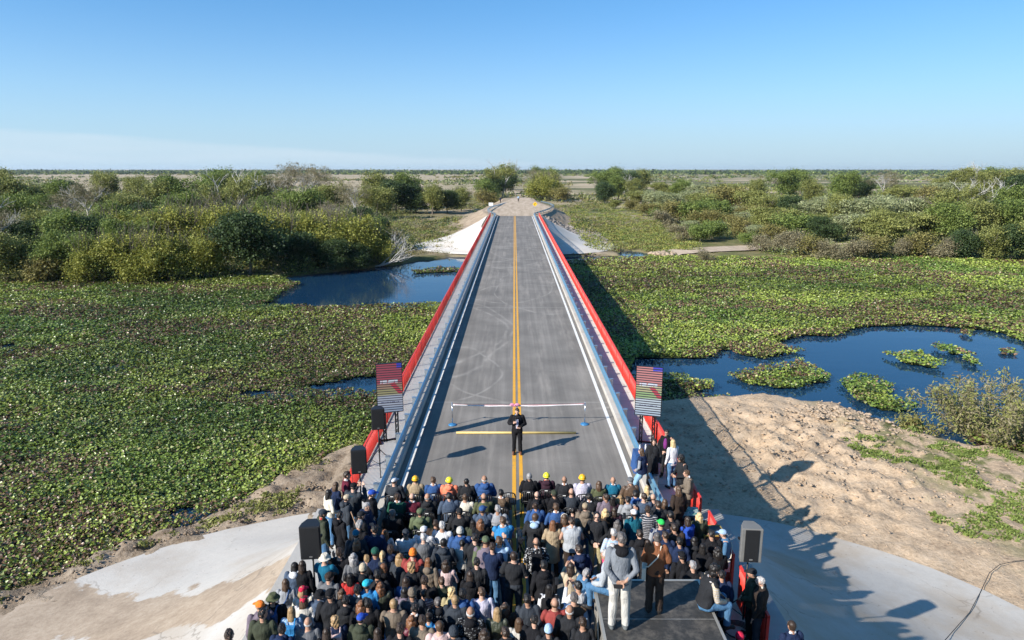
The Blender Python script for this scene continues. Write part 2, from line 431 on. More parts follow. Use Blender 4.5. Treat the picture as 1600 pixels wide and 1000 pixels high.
def far_half(y): return 0.0 + 3.2*smooth((y-150)/25.0) - 3.6*smooth((y-185)/45.0)
def ground_z(x, y):
    x = np.asarray(x, float); y = np.asarray(y, float)
    sd = np.where(in_poly(x, y, RIVER), 1, -1)*poly_dist(x, y, RIVER)
    sd = sd + (fbm(x*0.45, y*0.45, 3) - 0.5)*1.6
    lump = (fbm(x*1.1, y*1.1, 4) - 0.5)
    land = -3.62 + 0.22*(fbm(x*0.12, y*0.12, 3) - 0.5) + lump*0.16*(np.hypot(x, y) < 140)
    near = (y < 50)
    # heaped, clodded sand on the right and mud on the left of the near bank
    mound = np.exp(-(((x-14.2)/5.8)**2 + ((y-31.6)/6.1)**2))
    land = land + near*(0.40*mound + mound*(fbm(x*2.0, y*2.0, 4)-0.5)*1.0 + near*(x > 6)*(fbm(x*3.4+5, y*3.4, 3)-0.5)*0.22)
    ridge = np.exp(-(((x-17.3)/2.3)**2 + ((y-35.8)/1.4)**2)); land = land + near*ridge*(fbm(x*3.5, y*3.5, 3)*0.65)
    pit = np.exp(-(((x-18.1)/1.5)**2 + ((y-31.1)/0.9)**2)); land = land - near*pit*0.35
    land = land + near*((x < 0)*(fbm(x*1.9+9, y*1.9, 5)-0.5)*0.75)
    z = land + (-4.9 - land)*smooth((sd + 0.4)/2.2)
    tn = cone_t(x, y, YN_C, 1); tn = np.where(y > 60, 9, tn)
    zc = -BANK_H*prof(np.clip(tn, 0, 3)) - 0.07
    z = np.maximum(z, np.where(y < 50, zc, -9))
    xs = x - 1.4*smooth((y-150)/40.0)
    hw = far_half(y)
    tf = cone_t(np.sign(xs)*np.maximum(np.abs(xs)-hw, 0), y, YF_C, -1)
    zf = -BANK_H*prof(np.clip(tf, 0, 3)) - 0.07 + far_top(y) + (fbm(x*0.8, y*0.8, 3)-0.5)*np.where((y < 150) & (tf < 1.1), 0.12, 0.6)*smooth((tf-0.05)*6)
    z = np.maximum(z, np.where((y > 80), zf, -9))
    return z
def axis(parts):
    out = []
    for a, b, st in parts: out += list(np.arange(a, b, st))
    return np.array(out + [parts[-1][1]])
gx = axis([(-9000, -1500, 750), (-1500, -300, 120), (-300, -90, 10), (-90, -32, 1.2), (-32, 36, 0.24), (36, 95, 1.2), (95, 300, 10), (300, 1500, 120), (1500, 9000, 750)])
gy = axis([(-300, -20, 20), (-20, 8, 1.2), (8, 44, 0.24), (44, 106, 0.9), (106, 175, 1.6), (175, 330, 6), (330, 1500, 60), (1500, 16000, 750)])
GX, GY = np.meshgrid(gx, gy)
GZ = ground_z(GX, GY)
GZ = np.where(np.hypot(GX, GY) > 330, np.minimum(GZ, -3.55), GZ)
nx, ny = len(gx), len(gy)
idx = np.arange(nx*ny).reshape(ny, nx)
Fq = np.stack([idx[:-1, :-1], idx[:-1, 1:], idx[1:, 1:], idx[1:, :-1]], -1).reshape(-1, 4)
def m_ground():
    t = NT('ground_soil'); p = t.pos(); sx = t.n('ShaderNodeSeparateXYZ'); t.l(p, sx.inputs[0]); X, Y = sx.outputs[0], sx.outputs[1]
    grain = t.noise(p, 7, 7, 0.7); mid = t.noise(p, 0.9, 6, 0.6); big = t.noise(p, 0.012, 5, 0.6); bigger = t.noise(t.pos((0.35, 1, 1)), 0.006, 5, 0.55)
    sand = t.ramp(t.math('ADD', t.math('MULTIPLY', grain, 0.55), t.math('MULTIPLY', mid, 0.45)), [(0.34, (0.25, 0.18, 0.12)), (0.50, (0.49, 0.365, 0.245)), (0.66, (0.62, 0.48, 0.34))])
    mud = t.ramp(t.math('ADD', t.math('MULTIPLY', grain, 0.5), t.math('MULTIPLY', mid, 0.5)), [(0.36, (0.13, 0.095, 0.065)), (0.52, (0.30, 0.235, 0.17)), (0.66, (0.42, 0.34, 0.255))])
    grass = t.ramp(t.math('ADD', t.math('MULTIPLY', grain, 0.4), t.math('MULTIPLY', mid, 0.6)), [(0.3, (0.045, 0.055, 0.018)), (0.52, (0.12, 0.13, 0.045)), (0.7, (0.25, 0.23, 0.10))])
    near = t.mix(t.step(X, -1.0, 1.0), mud, sand)
    gpatch = t.math('MULTIPLY', t.step(t.math('ADD', mid, t.math('MULTIPLY', t.noise(p, 0.25, 3), 0.8)), 0.86, 0.98), t.step(X, 16.5, 20))
    gpatch = t.math('MAXIMUM', gpatch, t.math('MULTIPLY', t.step(X, 24.0, 30.0), 0.8))
    near = t.mix(gpatch, near, grass)
    # plains: straw-coloured grass, dark marsh and green scrub in broad bands
    straw = t.mix(t.noise(p, 0.05, 5), (0.36, 0.28, 0.18), (0.50, 0.41, 0.29))
    marsh = t.mix(t.noise(p, 0.08, 5), (0.085, 0.075, 0.05), (0.15, 0.15, 0.065))
    green = t.mix(t.noise(p, 0.1, 5), (0.07, 0.085, 0.03), (0.17, 0.17, 0.07))
    far = t.mix(t.step(bigger, 0.44, 0.52), marsh, straw)
    far = t.mix(t.step(big, 0.46, 0.58), far, green)
    # left of the road the distance is open straw, right of it greener
    openl = t.math('MULTIPLY', t.step(Y, 260, 420), t.step(X, 60, -60))
    far = t.mix(t.math('MULTIPLY', openl, 0.75), far, straw)
    bank = t.mix(t.step(t.noise(p, 0.35, 5), 0.42, 0.6), t.mix(mid, (0.14, 0.12, 0.05), (0.24, 0.2, 0.1)), grass)
    dist = t.mix(t.step(Y, 150, 230), bank, far)
    c = t.mix(t.step(Y, 48, 66), near, dist)
    # bare earth on the road bank of the far side
    ax = t.math('ABSOLUTE', t.math('SUBTRACT', X, 1.0))
    be = t.math('MULTIPLY', t.step(ax, 21, 12), t.math('MULTIPLY', t.step(Y, 109, 113), t.step(Y, 300, 235)))
    earth = t.ramp(t.math('ADD', t.math('MULTIPLY', grain, 0.5), t.math('MULTIPLY', t.noise(p, 0.6, 6), 0.5)), [(0.35, (0.20, 0.15, 0.10)), (0.52, (0.36, 0.28, 0.20)), (0.68, (0.48, 0.39, 0.29))])
    c = t.mix(be, c, earth)
    t.bump(t.math('ADD', grain, t.noise(p, 2.2, 5)), 0.7, 0.08)
    return t.out(c, 0.95, 0.15)
ground = link('ground', np_mesh('ground', np.stack([GX.ravel(), GY.ravel(), GZ.ravel()], 1), Fq, smooth_shade=True), m_ground())
tag(ground, 'sandy river banks and open scrubland plain running to the horizon', 'ground', kind='structure')

def m_water():
    t = NT('river_water'); p = t.pos((1, 1.6, 1))
    t.out((0.008, 0.034, 0.074), 0.03, 0.5); t.b.inputs['IOR'].default_value = 1.333
    h = t.math('ADD', t.noise(p, 1.2, 4), t.math('MULTIPLY', t.noise(p, 7, 3), 0.35))
    h = t.math('MULTIPLY', h, t.step(t.noise(p, 0.12, 3), 0.40, 0.62))
    t.bump(h, 0.22, 0.04)
    return t.m
WATER_M = m_water()
wv = [(x, y, WATER) for x, y in ((-300, -30), (300, -30), (300, 130), (-300, 130))]
water = link('water', np_mesh('water', wv, np.array([[0, 1, 2, 3]])), WATER_M)
tag(water, 'dark still river water with open pools between the floating plants', 'water', kind='structure')

# ------------------------------------------------------------------ concrete aprons of the four bank noses
def apron(name, side, yc, sign, mat, label, tail):
    V = []; th = list(np.linspace(PI/2, 0, 26)); nt_ = 34
    rows = []
    for a in th: rows.append(('e', a))
    for k in range(1, 15): rows.append(('s', k/14.0))
    for kind, q in rows:
        for i in range(nt_+1):
            f = i/nt_
            if kind == 'e':
                tm = 1.10 if tail == 'taper' else 1.0; u = 0.012 + f*(tm-0.012)
                x = 5.0 + (0.9+11.8*u)*math.cos(q); y = yc + sign*(7.5+6.0*u)*math.sin(q)
            else:
                tm = 1.10*(1.0 - q) if tail == 'taper' else 1.0
                u = 0.012 + f*max(tm-0.012, 0.01); x = 5.9 + 11.8*u; y = yc - sign*q*(26.0 if tail == 'taper' else 24.0)
            wob = (vnoise(np.array(x*0.5+40*side), np.array(y*0.5)) - 0.5)*0.05*f
            z = -BANK_H*float(prof(u + float(wob))) + (0.02 if sign > 0 else 0.10) + (0.05 + 0.10*u)*(1.0 if sign > 0 else 0.5)*(float(fbm(np.array(x*0.9), np.array(y*0.9), 4))-0.5)
            V.append((side*x, y, z))
    n = nt_+1; F = []
    for r in range(len(rows)-1):
        for i in range(nt_):
            a = r*n+i; F.append((a, a+1, a+n+1, a+n) if side*sign < 0 else (a, a+n, a+n+1, a+1))
    o = link(name, np_mesh(name, V, np.array(F), smooth_shade=True), mat)
    return tag(o, label, 'embankment', kind='structure')
apron('concrete_apron', -1, YN_C, 1, CONC_STAIN, 'stained grey concrete slope left of the crowd', 'full')
apron('concrete_apron', 1, YN_C, 1, CONC_APRON, 'grey concrete slope right of the crowd in the shadow of the railing', 'full')
apron('concrete_apron', -1, YF_C, -1, CONC_PALE, 'pale concrete slope at the far bridge end, left side', 'taper')
apron('concrete_apron', 1, YF_C, -1, CONC_PALE, 'pale concrete slope at the far bridge end, right side, half in shadow', 'taper')

# ------------------------------------------------------------------ road and bridge
Y0, Y1 = 19.2, 118.0
YN = -12.0                                        # the road carries on behind the camera
YE = 150.0                                        # end of the asphalt
def strip(name, x0, x1, y0, y1, z, mat, ny_=1, label=None):
    V = []; F = []
    ys = np.linspace(y0, y1, ny_+1)
    for y in ys: V += [(x0, y, z), (x1, y, z)]
    for i in range(ny_): F.append((2*i, 2*i+1, 2*i+3, 2*i+2))
    return link(name, np_mesh(name, V, np.array(F)), mat)
tag(strip('road', -3.98, 3.98, YN, YE, 0.0, ASPHALT, 40), 'grey dusty asphalt road across the bridge', 'road', kind='structure')
tag(strip('pavement', -6.05, 6.05, YN, 18.9, -0.022, CONC_PLAIN, 4), 'concrete apron at the bridge mouth under the crowd', 'pavement', kind='structure')
def marking(x, w, mat, label):
    o = strip('road_marking', x-w/2, x+w/2, YN, YE-0.2, 0.005, mat, 60); tag(o, label, 'road marking', kind='structure')
marking(-0.115, 0.125, YELLOW_PAINT, 'left line of the double yellow centre line')
marking(0.115, 0.125, YELLOW_PAINT, 'right line of the double yellow centre line')
marking(-3.74, 0.14, WHITE_PAINT, 'white edge line on the left side of the road')
marking(3.74, 0.14, WHITE_PAINT, 'white edge line on the right side of the road')
def m_dirt():
    t = NT('dirt_road'); p = t.pos()
    c = t.ramp(t.math('ADD', t.math('MULTIPLY', t.noise(p, 3, 6, 0.7), 0.5), t.math('MULTIPLY', t.noise(t.pos((1.2, 0.12, 1)), 0.8, 4), 0.5)), [(0.35, (0.31, 0.24, 0.175)), (0.52, (0.46, 0.365, 0.27)), (0.66, (0.56, 0.46, 0.36))])
    t.bump(t.noise(p, 4, 6), 0.5, 0.05)
    return t.out(c, 0.95, 0.1)
DIRT = m_dirt()
# dirt approach beyond the asphalt
V = []; F = []
for y in np.linspace(YE, 430, 90):
    w = 4.0 + 4.2*float(smooth(np.array((y-150)/22.0))) - 4.8*float(smooth(np.array((y-178)/60.0)))
    cx = 1.4*float(smooth(np.array((y-150)/40.0))) + 2.0*float(smooth(np.array((y-200)/90.0)))
    z = float(far_top(np.array(y))) + 0.02
    V += [(cx-w, y, z), (cx+w, y, z)]
for i in range(89): F.append((2*i, 2*i+1, 2*i+3, 2*i+2))
tag(link('dirt_road', np_mesh('dirt_road', V, np.array(F)), DIRT), 'pale dirt road leading on from the far bridge end', 'road', kind='structure')
# the sandy track on the right bank
pts = [(24.0, 112.5), (27, 114), (33, 117), (47, 122), (64, 125)]; V = []; F = []
for i, (x, y) in enumerate(pts):
    for k, wd in ((0, -3.6), (1, 3.6)): V.append((x, y+wd, float(ground_z(np.array([x]), np.array([y+wd]))[0]) + 0.16))
for i in range(len(pts)-1): F.append((2*i, 2*i+2, 2*i+3, 2*i+1))
tag(link('path', np_mesh('path', V, np.array(F)), DIRT), 'pale sandy track on the right bank', 'path', kind='structure')

bridge = empty('bridge', (0, 20, 0)); tag(bridge, 'long straight concrete road bridge over the overgrown river', 'bridge')
def part(mb, name, mat, parent, off=(0, 20, 0), **kw):
    mb.v = [(v[0]-off[0], v[1]-off[1], v[2]-off[2]) for v in mb.v]
    return mb.build(name, mat, parent, **kw)
part(MB().box((0, (Y0+Y1)/2, -0.47), (10.7, Y1-Y0, 0.9)), 'deck_slab', CONC_PLAIN, bridge)
for s in (-1, 1):
    m = MB().box((s*4.15, (15+YE)/2, 0.07), (0.30, YE-15, 0.26)); part(m, 'kerb', CONC_KERB, bridge, bevel=0.02)
    m = MB().box((s*4.69, (Y0-2.5+146)/2, 0.06), (0.776, 146-Y0+2.5, 0.24)); part(m, 'walkway', CONC_WALK, bridge)
    m = MB().box((s*5.19, (Y0+146)/2, 0.075), (0.22, 146-Y0, 0.31)); part(m, 'edge_beam', CONC_KERB, bridge)
for y in (36, 53, 70, 87, 104):
    m = MB()
    for x in (-3.4, 0, 3.4): m.tube([(x, y, -5.6), (x, y, -1.4)], 0.45, 16)
    m.box((0, y, -1.15), (9.6, 1.1, 0.5)); part(m, 'pier', CONC_PLAIN, bridge)
for y in (Y0, Y1): part(MB().box((0, y, -1.6), (10.4, 0.8, 2.4)), 'abutment', CONC_PLAIN, bridge)

# W-beam guardrails, reflected sky blue put into the beam colour
def wbeam(path, name, label, post_step, mat=None):
    root = empty(name, path[0]); tag(root, label, 'guardrail')
    o = Vector(path[0]); prof = [(-0.02, 0.42), (0.045, 0.46), (0.045, 0.52), (-0.015, 0.57), (-0.015, 0.61), (0.045, 0.66), (0.045, 0.72), (-0.02, 0.76)]
    V = []; F = []; n = len(prof); acc = 0.0; posts = []
    P = [Vector(p) for p in path]
    for i, p in enumerate(P):
        t = (P[min(i+1, len(P)-1)] - P[max(i-1, 0)]); t.z = 0; t.normalize(); nrm = Vector((t.y, -t.x, 0))
        if nrm.x*p.x > 0: nrm = -nrm                      # ridges towards the road
        for sgn in (0, 1):
            for a, z in prof: V.append(tuple(p - o + nrm*(a - 0.006*sgn) + Vector((0, 0, z))))
    for i in range(len(P)-1):
        b = i*2*n; c = b+2*n
        for k in range(n-1):
            F.append((b+k, b+k+1, c+k+1, c+k)); F.append((b+n+k+1, b+n+k, c+n+k, c+n+k+1))
        for k in (0, n-1): F.append((b+k, b+n+k, c+n+k, c+k))
    link('beam', np_mesh('beam', V, np.array(F)), mat or SKY_TINT_STEEL, root)
    # posts with their spacer blocks, each a part
    L = 0.0; nextp = 0.5; me = None
    for i in range(len(P)-1):
        seg = (P[i+1]-P[i]).length
        while nextp <= L+seg:
            q = P[i].lerp(P[i+1], (nextp-L)/seg); nextp += post_step
            out = 1 if q.x > 0 else -1
            if me is None:
                m = MB().box((0.13, 0, 0.36), (0.012, 0.11, 0.76)).box((0.17, 0.05, 0.36), (0.08, 0.010, 0.76)).box((0.17, -0.05, 0.36), (0.08, 0.010, 0.76))
                m.box((0.075, 0, 0.59), (0.11, 0.16, 0.30)).box((0.16, 0, 0.746), (0.14, 0.16, 0.012)); me = m.mesh('post'); me.materials.append(STEEL)
            po = link('post', me, None, root); po.location = q - o; po.scale = (out, 1, 1)
        L += seg
    return root
for s, side in ((-1, 'left'), (1, 'right')):
    wbeam([(s*4.15, y, -0.04) for y in np.linspace(16.6 if s < 0 else 17.2, 149.5, 40)], 'guardrail', f'steel guardrail coloured with reflected sky blue along the {side} kerb of the bridge', 2.0)
wbeam([(-4.3, 150, 0.0), (-5.6, 156, 0), (-6.4, 166, 0), (-5.6, 180, -0.1), (-3.6, 200, -0.5), (-1.0, 225, -1.0)], 'guardrail', 'guardrail curving along the left of the dirt approach beyond the bridge', 3.0, STEEL)
wbeam([(4.3, 150, 0.0), (5.8, 156, 0), (8.4, 168, 0), (10.4, 184, -0.1), (10.2, 205, -0.5), (8.6, 228, -1.0)], 'guardrail', 'guardrail curving along the right of the dirt approach beyond the bridge', 3.0, STEEL)

# red railings of closely set upright bars
def railing(x, y0, y1, zb, h, depth, step, label, panel_gap=None, cat='railing', name='railing'):
    root = empty(name, (x, y0, 0)); tag(root, label, cat)
    ys = np.arange(y0+0.05, y1, step); n = len(ys)
    w = np.array([[sx*depth/2, sy*0.013, zz] for zz in (zb+0.06, zb+h-0.04) for sy in (-1, 1) for sx in (-1, 1)])
    V = (w[None] + np.stack([np.zeros(n), ys-y0, np.zeros(n)], 1)[:, None]).reshape(-1, 3)
    f = np.array([(0, 2, 3, 1), (4, 5, 7, 6), (0, 1, 5, 4), (2, 6, 7, 3), (0, 4, 6, 2), (1, 3, 7, 5)])
    F = (f[None] + (np.arange(n)*8)[:, None, None]).reshape(-1, 4)
    link('infill', np_mesh('infill', V, F), RED_PAINT, root)
    MB().box((0, (y1-y0)/2, zb+h-0.02), (max(depth+0.02, .055), y1-y0, 0.05)).build('top_rail', RED_PAINT, root)
    MB().box((0, (y1-y0)/2, zb+0.04), (max(depth+.012, .04), y1-y0, 0.05)).build('bottom_rail', RED_PAINT, root)
    pm = MB().box((0, 0, zb+h/2), (.06, 0.06, h-.06)).mesh('post'); pm.materials.append(RED_PAINT)
    y = 0.03; k = 0
    while y < y1-y0 and k < 100:
        po = link('post', pm, None, root); po.location = (0, y, 0); y += max(2.0, (y1-y0)/95); k += 1
    return root
railing(-5.12, 19.4, 146.0, 0.0, 1.0, 0.024, 0.11, 'red railing of close-set upright bars along the left edge of the bridge')
railing(5.12, 17.6, 146.0, 0.0, 1.0, 0.024, 0.11, 'red railing of close-set upright bars along the right edge of the bridge')
# ------------------------------------------------------------------ water hyacinth
def pxw(poly): return [tuple(at(px, py, WATER).xy) for px, py in poly]
OPEN = [pxw(p) for p in (
    [(410, 481), (428, 470), (440, 461), (456, 452), (468, 446), (452, 440), (425, 436), (500, 428), (590, 415), (640, 404), (740, 396), (790, 396), (720, 480), (640, 479), (540, 481)],
    [(456, 612), (480, 609), (505, 605), (548, 597), (600, 588), (650, 583), (650, 612), (590, 619), (540, 616), (500, 617)],
    [(362, 622), (385, 617), (428, 616), (470, 612), (430, 621), (395, 625)],
    [(1000, 562), (1040, 561), (1090, 564), (1118, 561), (1128, 552), (1140, 547), (1150, 557), (1172, 562), (1195, 564), (1230, 557), (1264, 553), (1232, 545), (1210, 536), (1240, 530), (1262, 527), (1300, 526), (1326, 521), (1352, 514), (1382, 512), (1420, 510), (1469, 512), (1532, 517), (1560, 521), (1577, 530), (1620, 544), (1700, 560), (1700, 640), (1600, 640), (1500, 700), (1440, 690), (1375, 668), (1337, 655), (1281, 636), (1187, 628), (1105, 622), (1080, 612), (1040, 590), (980, 590)],
    [(880, 410), (935, 406), (975, 404), (1012, 402), (1014, 390), (972, 389), (966, 398), (930, 400), (880, 401)],
    [(150, 577), (175, 571), (190, 574), (182, 580)], [(0, 545), (22, 540), (28, 546), (8, 552)],
    [(262, 815), (290, 799), (312, 797), (300, 809), (275, 820)], [(415, 775), (455, 752), (505, 742), (540, 720), (540, 735), (505, 755), (450, 772)])]
ISLES = [pxw(p) for p in (
    [(1145, 592), (1165, 585), (1190, 577), (1236, 573), (1245, 566), (1254, 567), (1256, 573), (1275, 577), (1297, 588), (1290, 598), (1262, 604), (1240, 609), (1200, 609), (1165, 603)],
    [(1300, 600), (1335, 588), (1370, 595), (1395, 605), (1395, 617), (1380, 623), (1420, 631), (1436, 640), (1410, 648), (1370, 642), (1340, 632), (1326, 628), (1330, 614)],
    [(1371, 556), (1400, 561), (1440, 555), (1475, 577), (1455, 580), (1410, 570)], [(1455, 546), (1470, 541), (1480, 548), (1520, 556), (1515, 562), (1480, 558)],
    [(1033, 592), (1060, 588), (1085, 596), (1120, 602), (1116, 614), (1080, 612), (1040, 606)], [(1505, 556), (1530, 570), (1526, 576), (1506, 568)], [(1400, 668), (1425, 660), (1440, 672), (1424, 684)],
    [(648, 424), (690, 421), (718, 420), (716, 426), (650, 428)], [(1506, 520), (1522, 522), (1520, 528), (1508, 526)], [(1562, 548), (1590, 550), (1584, 556), (1564, 556)])]
def plants_mask(x, y):
    x = x + (fbm(x*0.6+3, y*0.6, 3)-0.5)*1.1*np.clip(y/50, 0.5, 1.5); y = y + (fbm(x*0.6, y*0.6+7, 3)-0.5)*1.1*np.clip(y/50, 0.5, 1.5)
    m = in_poly(x, y, RIVER)
    for p in OPEN: m &= ~in_poly(x, y, p)
    for p in ISLES: m |= in_poly(x, y, p)
    return m
def leaf_cloud(P, size, tilt, col, fold=0.35, aspect=1.0):
    """Six-cornered folded leaves: P (N,3), size (N,), tilt (N,), col (N,3)."""
    n = len(P); a = RNG.random(n)*2*PI; b = tilt
    nx = np.stack([np.cos(a)*np.sin(b), np.sin(a)*np.sin(b), np.cos(b)], 1)
    t = RNG.normal(size=(n, 3)); u = np.cross(nx, t); u /= np.linalg.norm(u, axis=1, keepdims=True) + 1e-9; w = np.cross(nx, u)
    s = size[:, None]
    h = nx*s*fold*0.5
    pts = [P - u*s*0.5*aspect, P - u*s*0.22*aspect - w*s*0.48 + h, P + u*s*0.26*aspect - w*s*0.42 + h, P + u*s*0.5*aspect, P + u*s*0.26*aspect + w*s*0.42 + h, P - u*s*0.22*aspect + w*s*0.48 + h]
    V = np.stack(pts, 1).reshape(-1, 3); base = (np.arange(n)*6)[:, None]
    F = np.concatenate([base + np.array([[0, 1, 2, 3]]), base + np.array([[0, 3, 4, 5]])], 0)
    return V, F, np.repeat(col, 6, 0)
def scatter(boxes):
    """boxes: (x0, x1, y0, y1, leaves per square metre)"""
    out = []
    for x0, x1, y0, y1, dn in boxes:
        n = int((x1-x0)*(y1-y0)*dn); out.append(np.stack([RNG.uniform(x0, x1, n), RNG.uniform(y0, y1, n)], 1))
    return np.concatenate(out)
def leaf_size(d): return 0.100*np.maximum(1.0, d/24.0)**0.55
bx = []
for y0 in np.arange(6, 124, 2.0):
    dd = y0 + 1; hw = 0.80*(0.976*dd + 3) + 3; dn = 2.15/float(leaf_size(np.array(dd)))**2
    bx.append((-hw, hw, y0, y0+2, dn))
XY = scatter(bx)
k = plants_mask(XY[:, 0], XY[:, 1]) & ~((np.abs(XY[:, 0]) < 3.5) & (XY[:, 1] > 24))
k &= ground_z(XY[:, 0], XY[:, 1]) < WATER + 0.30
rg_ = np.abs(fbm(XY[:, 0]*0.16+4, XY[:, 1]*0.22+8, 4) - 0.5); k &= ~((rg_ < 0.010) & (RNG.random(len(XY)) < 0.75))
XY = XY[k]; n = len(XY); X, Y = XY[:, 0], XY[:, 1]
D = np.hypot(X, Y)
sz = leaf_size(D)*RNG.uniform(0.65, 1.25, n)
hum = fbm(X*0.55, Y*0.55, 3); hum2 = fbm(X*0.16+50, Y*0.16, 3)
Z = WATER + 0.05 + RNG.random(n)**0.8*(0.16 + 0.5*np.clip(hum-0.25, 0, 1)) + 0.2*hum2
patch = fbm(X*0.10+11, Y*0.16+3, 4); patch3 = fbm(X*0.045+3, Y*0.07+20, 3); patch2 = fbm(X*0.9, Y*0.9+31, 3); r = RNG.random(n)
green = np.array((0.122, 0.184, 0.032)); lime = np.array((0.268, 0.325, 0.060)); deep = np.array((0.058, 0.088, 0.022)); brown = np.array((0.150, 0.092, 0.056)); straw = np.array((0.27, 0.24, 0.10)); pale = np.array((0.30, 0.33, 0.12))
lm = np.clip((patch-0.42)*4 + (X > 0)*0.22 + 0.15, 0, 1)
col = green*(1-lm[:, None]) + lime*lm[:, None]
dk = (r < 0.17); col[dk] = deep
bz = (fbm(X*0.13+70, Y*0.2+9, 4) > 0.50)
br = (RNG.random(n) < np.where(bz, 0.50, 0.06)); col[br] = brown*RNG.uniform(0.6, 1.5, (br.sum(), 1))
st_ = RNG.random(n) < 0.05; col[st_] = straw
pl = RNG.random(n) < 0.04; col[pl] = pale
col = col*RNG.uniform(0.72, 1.3, (n, 1))*(0.82 + 0.5*np.clip((patch3-0.35)*2.5, 0, 1))[:, None]*np.where(X < 0, 0.97, 1.08)[:, None]
tilt = np.abs(RNG.normal(0.52, 0.30, n))
LEAF = m_leaf('hyacinth_leaf', 0.36, 0.22, 0.5)
Vh, Fh, Ch = leaf_cloud(np.stack([X, Y, Z], 1), sz, tilt, col)
o = link('water_hyacinth', np_mesh('water_hyacinth', Vh, Fh, Ch), LEAF)
tag(o, 'dense mat of green and bronze water hyacinth covering the river', 'water plants', kind='stuff')
# dark sheet of stems, added to keep sky reflections out of the leaf gaps
mx_ = np.arange(-104, 106, 0.8); my_ = np.arange(6, 124, 0.6); MX, MY = np.meshgrid(mx_, my_)
pm = plants_mask(MX, MY); cells = pm[:-1, :-1] & pm[1:, 1:] & pm[:-1, 1:] & pm[1:, :-1]
ii = np.arange(MX.size).reshape(MX.shape)
Fm = np.stack([ii[:-1, :-1], ii[:-1, 1:], ii[1:, 1:], ii[1:, :-1]], -1)[cells]
MZ = WATER + 0.035 + 0.05*fbm(MX*2, MY*2, 2)
o = link('added_under_mat', np_mesh('added_under_mat', np.stack([MX.ravel(), MY.ravel(), MZ.ravel()], 1), Fm), simple('dark_under_mat', (0.040, 0.052, 0.018), 0.9, 0.1, 0, 0.3, 3))
tag(o, 'added dark sheet of stems closing the gaps under the hyacinth leaves', 'water plants', kind='stuff')

# ------------------------------------------------------------------ trees
TREE_LEAF = m_leaf('tree_leaf', 0.55, 0.30, 0.25)
BARK = simple('bark', (0.16, 0.135, 0.11), 0.9, 0.1, 0, 0.25, 5, 0.6, 20)
PALE_BARK = simple('pale_bark', (0.44, 0.42, 0.39), 0.85, 0.15, 0, 0.2, 5, 0.4, 20)
def limbs(mb, base, top, r, depth, rng, spread=0.9, bare=False):
    """A limb with its forks; returns the tips."""
    tips = []
    def grow(p, d, L, r, k):
        q = p; pts = [p]; dd = d.copy()
        for i in range(4):
            dd = (dd + Vector((rng.uniform(-1, 1), rng.uniform(-1, 1), rng.uniform(-0.3, 0.5)))*0.20).normalized()
            q = q + dd*(L/4); pts.append(q)
        mb.tube(pts, [r*(1-0.12*i) for i in range(5)], 6 if k else 5, close=False)
        if k == 0: tips.append(q); return
        nb = rng.choice((2, 3)) if not bare else 3
        for j in range(nb):
            a = rng.uniform(0, 2*PI); nd = (dd + Vector((math.cos(a), math.sin(a), rng.uniform(-0.1, 0.55)))*spread).normalized()
            grow(q if j else pts[3], nd, L*rng.uniform(0.6, 0.85), r*0.58, k-1)
    grow(Vector(base), (Vector(top)-Vector(base)).normalized(), (Vector(top)-Vector(base)).length, r, depth)
    return tips
PAL = {'olive': ((0.138, 0.154, 0.039), (0.351, 0.362, 0.113)), 'dark': ((0.032, 0.057, 0.020), (0.098, 0.144, 0.051)), 'yellow': ((0.162, 0.181, 0.034), (0.420, 0.414, 0.095)), 'grey': ((0.200, 0.225, 0.098), (0.430, 0.455, 0.245)), 'dry': ((0.165, 0.142, 0.078), (0.330, 0.290, 0.170)), 'green': ((0.096, 0.139, 0.030), (0.263, 0.325, 0.084)), 'rust': ((0.160, 0.142, 0.046), (0.315, 0.280, 0.095))}
def crown_mesh(rng, rx, ry, z0, z1, pal, nclump, nleaf, lsize, droop=0.0, flat=False, open_=0.0, feather=1.0):
    """Leaf clumps through the volume of several overlapping lobes, with ragged edges and gaps."""
    lsize *= 0.62; nleaf = int(nleaf*2.1); nclump = int(nclump*1.25)
    lobes = []
    for i in range(rng.randint(6, 9)):
        a = rng.uniform(0, 2*PI); f = rng.uniform(0.15, 0.72)
        lobes.append((rx*f*math.cos(a), ry*f*math.sin(a), z0 + (z1-z0)*rng.uniform(0.28, 0.80)*(1.0 if not flat else 0.9), rng.uniform(0.30, 0.52)))
    lobes.append((0, 0, z0+(z1-z0)*0.62, 0.55))
    Ps, Cs = [], []; c0, c1 = (np.array(c) for c in PAL[pal])
    for i in range(nclump):
        lx, ly, lz, lr = rng.choice(lobes)
        v = Vector((rng.gauss(0, 1), rng.gauss(0, 1), rng.gauss(0, 1)))
        v.normalize(); rad = (0.62 + 0.42*rng.random()) if rng.random() > 0.25 else rng.uniform(0.2, 0.7)
        p = np.array((lx + v.x*lr*rx*rad, ly + v.y*lr*ry*rad, lz + v.z*lr*(z1-z0)*0.62*rad*(0.62 if flat else 1)))
        if p[2] < z0*0.4: continue
        cr = lsize*rng.uniform(1.6, 4.2)
        m = int(nleaf*rng.uniform(0.5, 1.4))
        q = p + RNG.normal(size=(m, 3))*np.array((cr, cr, cr*0.6*feather))
        if droop: q[:, 2] -= droop*np.hypot(q[:, 0]-p[0], q[:, 1]-p[1])
        tone = np.clip(rng.gauss(0.5, 0.27) + RNG.normal(0, 0.16, m), 0, 1.25)
        Ps.append(q); Cs.append(c0 + (c1-c0)*tone[:, None])
    P = np.concatenate(Ps); C = np.concatenate(Cs)
    k = P[:, 2] > 0.05; P = P[k]; C = C[k]; n = len(P)
    s = lsize*RNG.uniform(0.6, 1.3, n)
    return leaf_cloud(P, s, np.abs(RNG.normal(0.75, 0.5, n)), C, 0.3, 1.25)
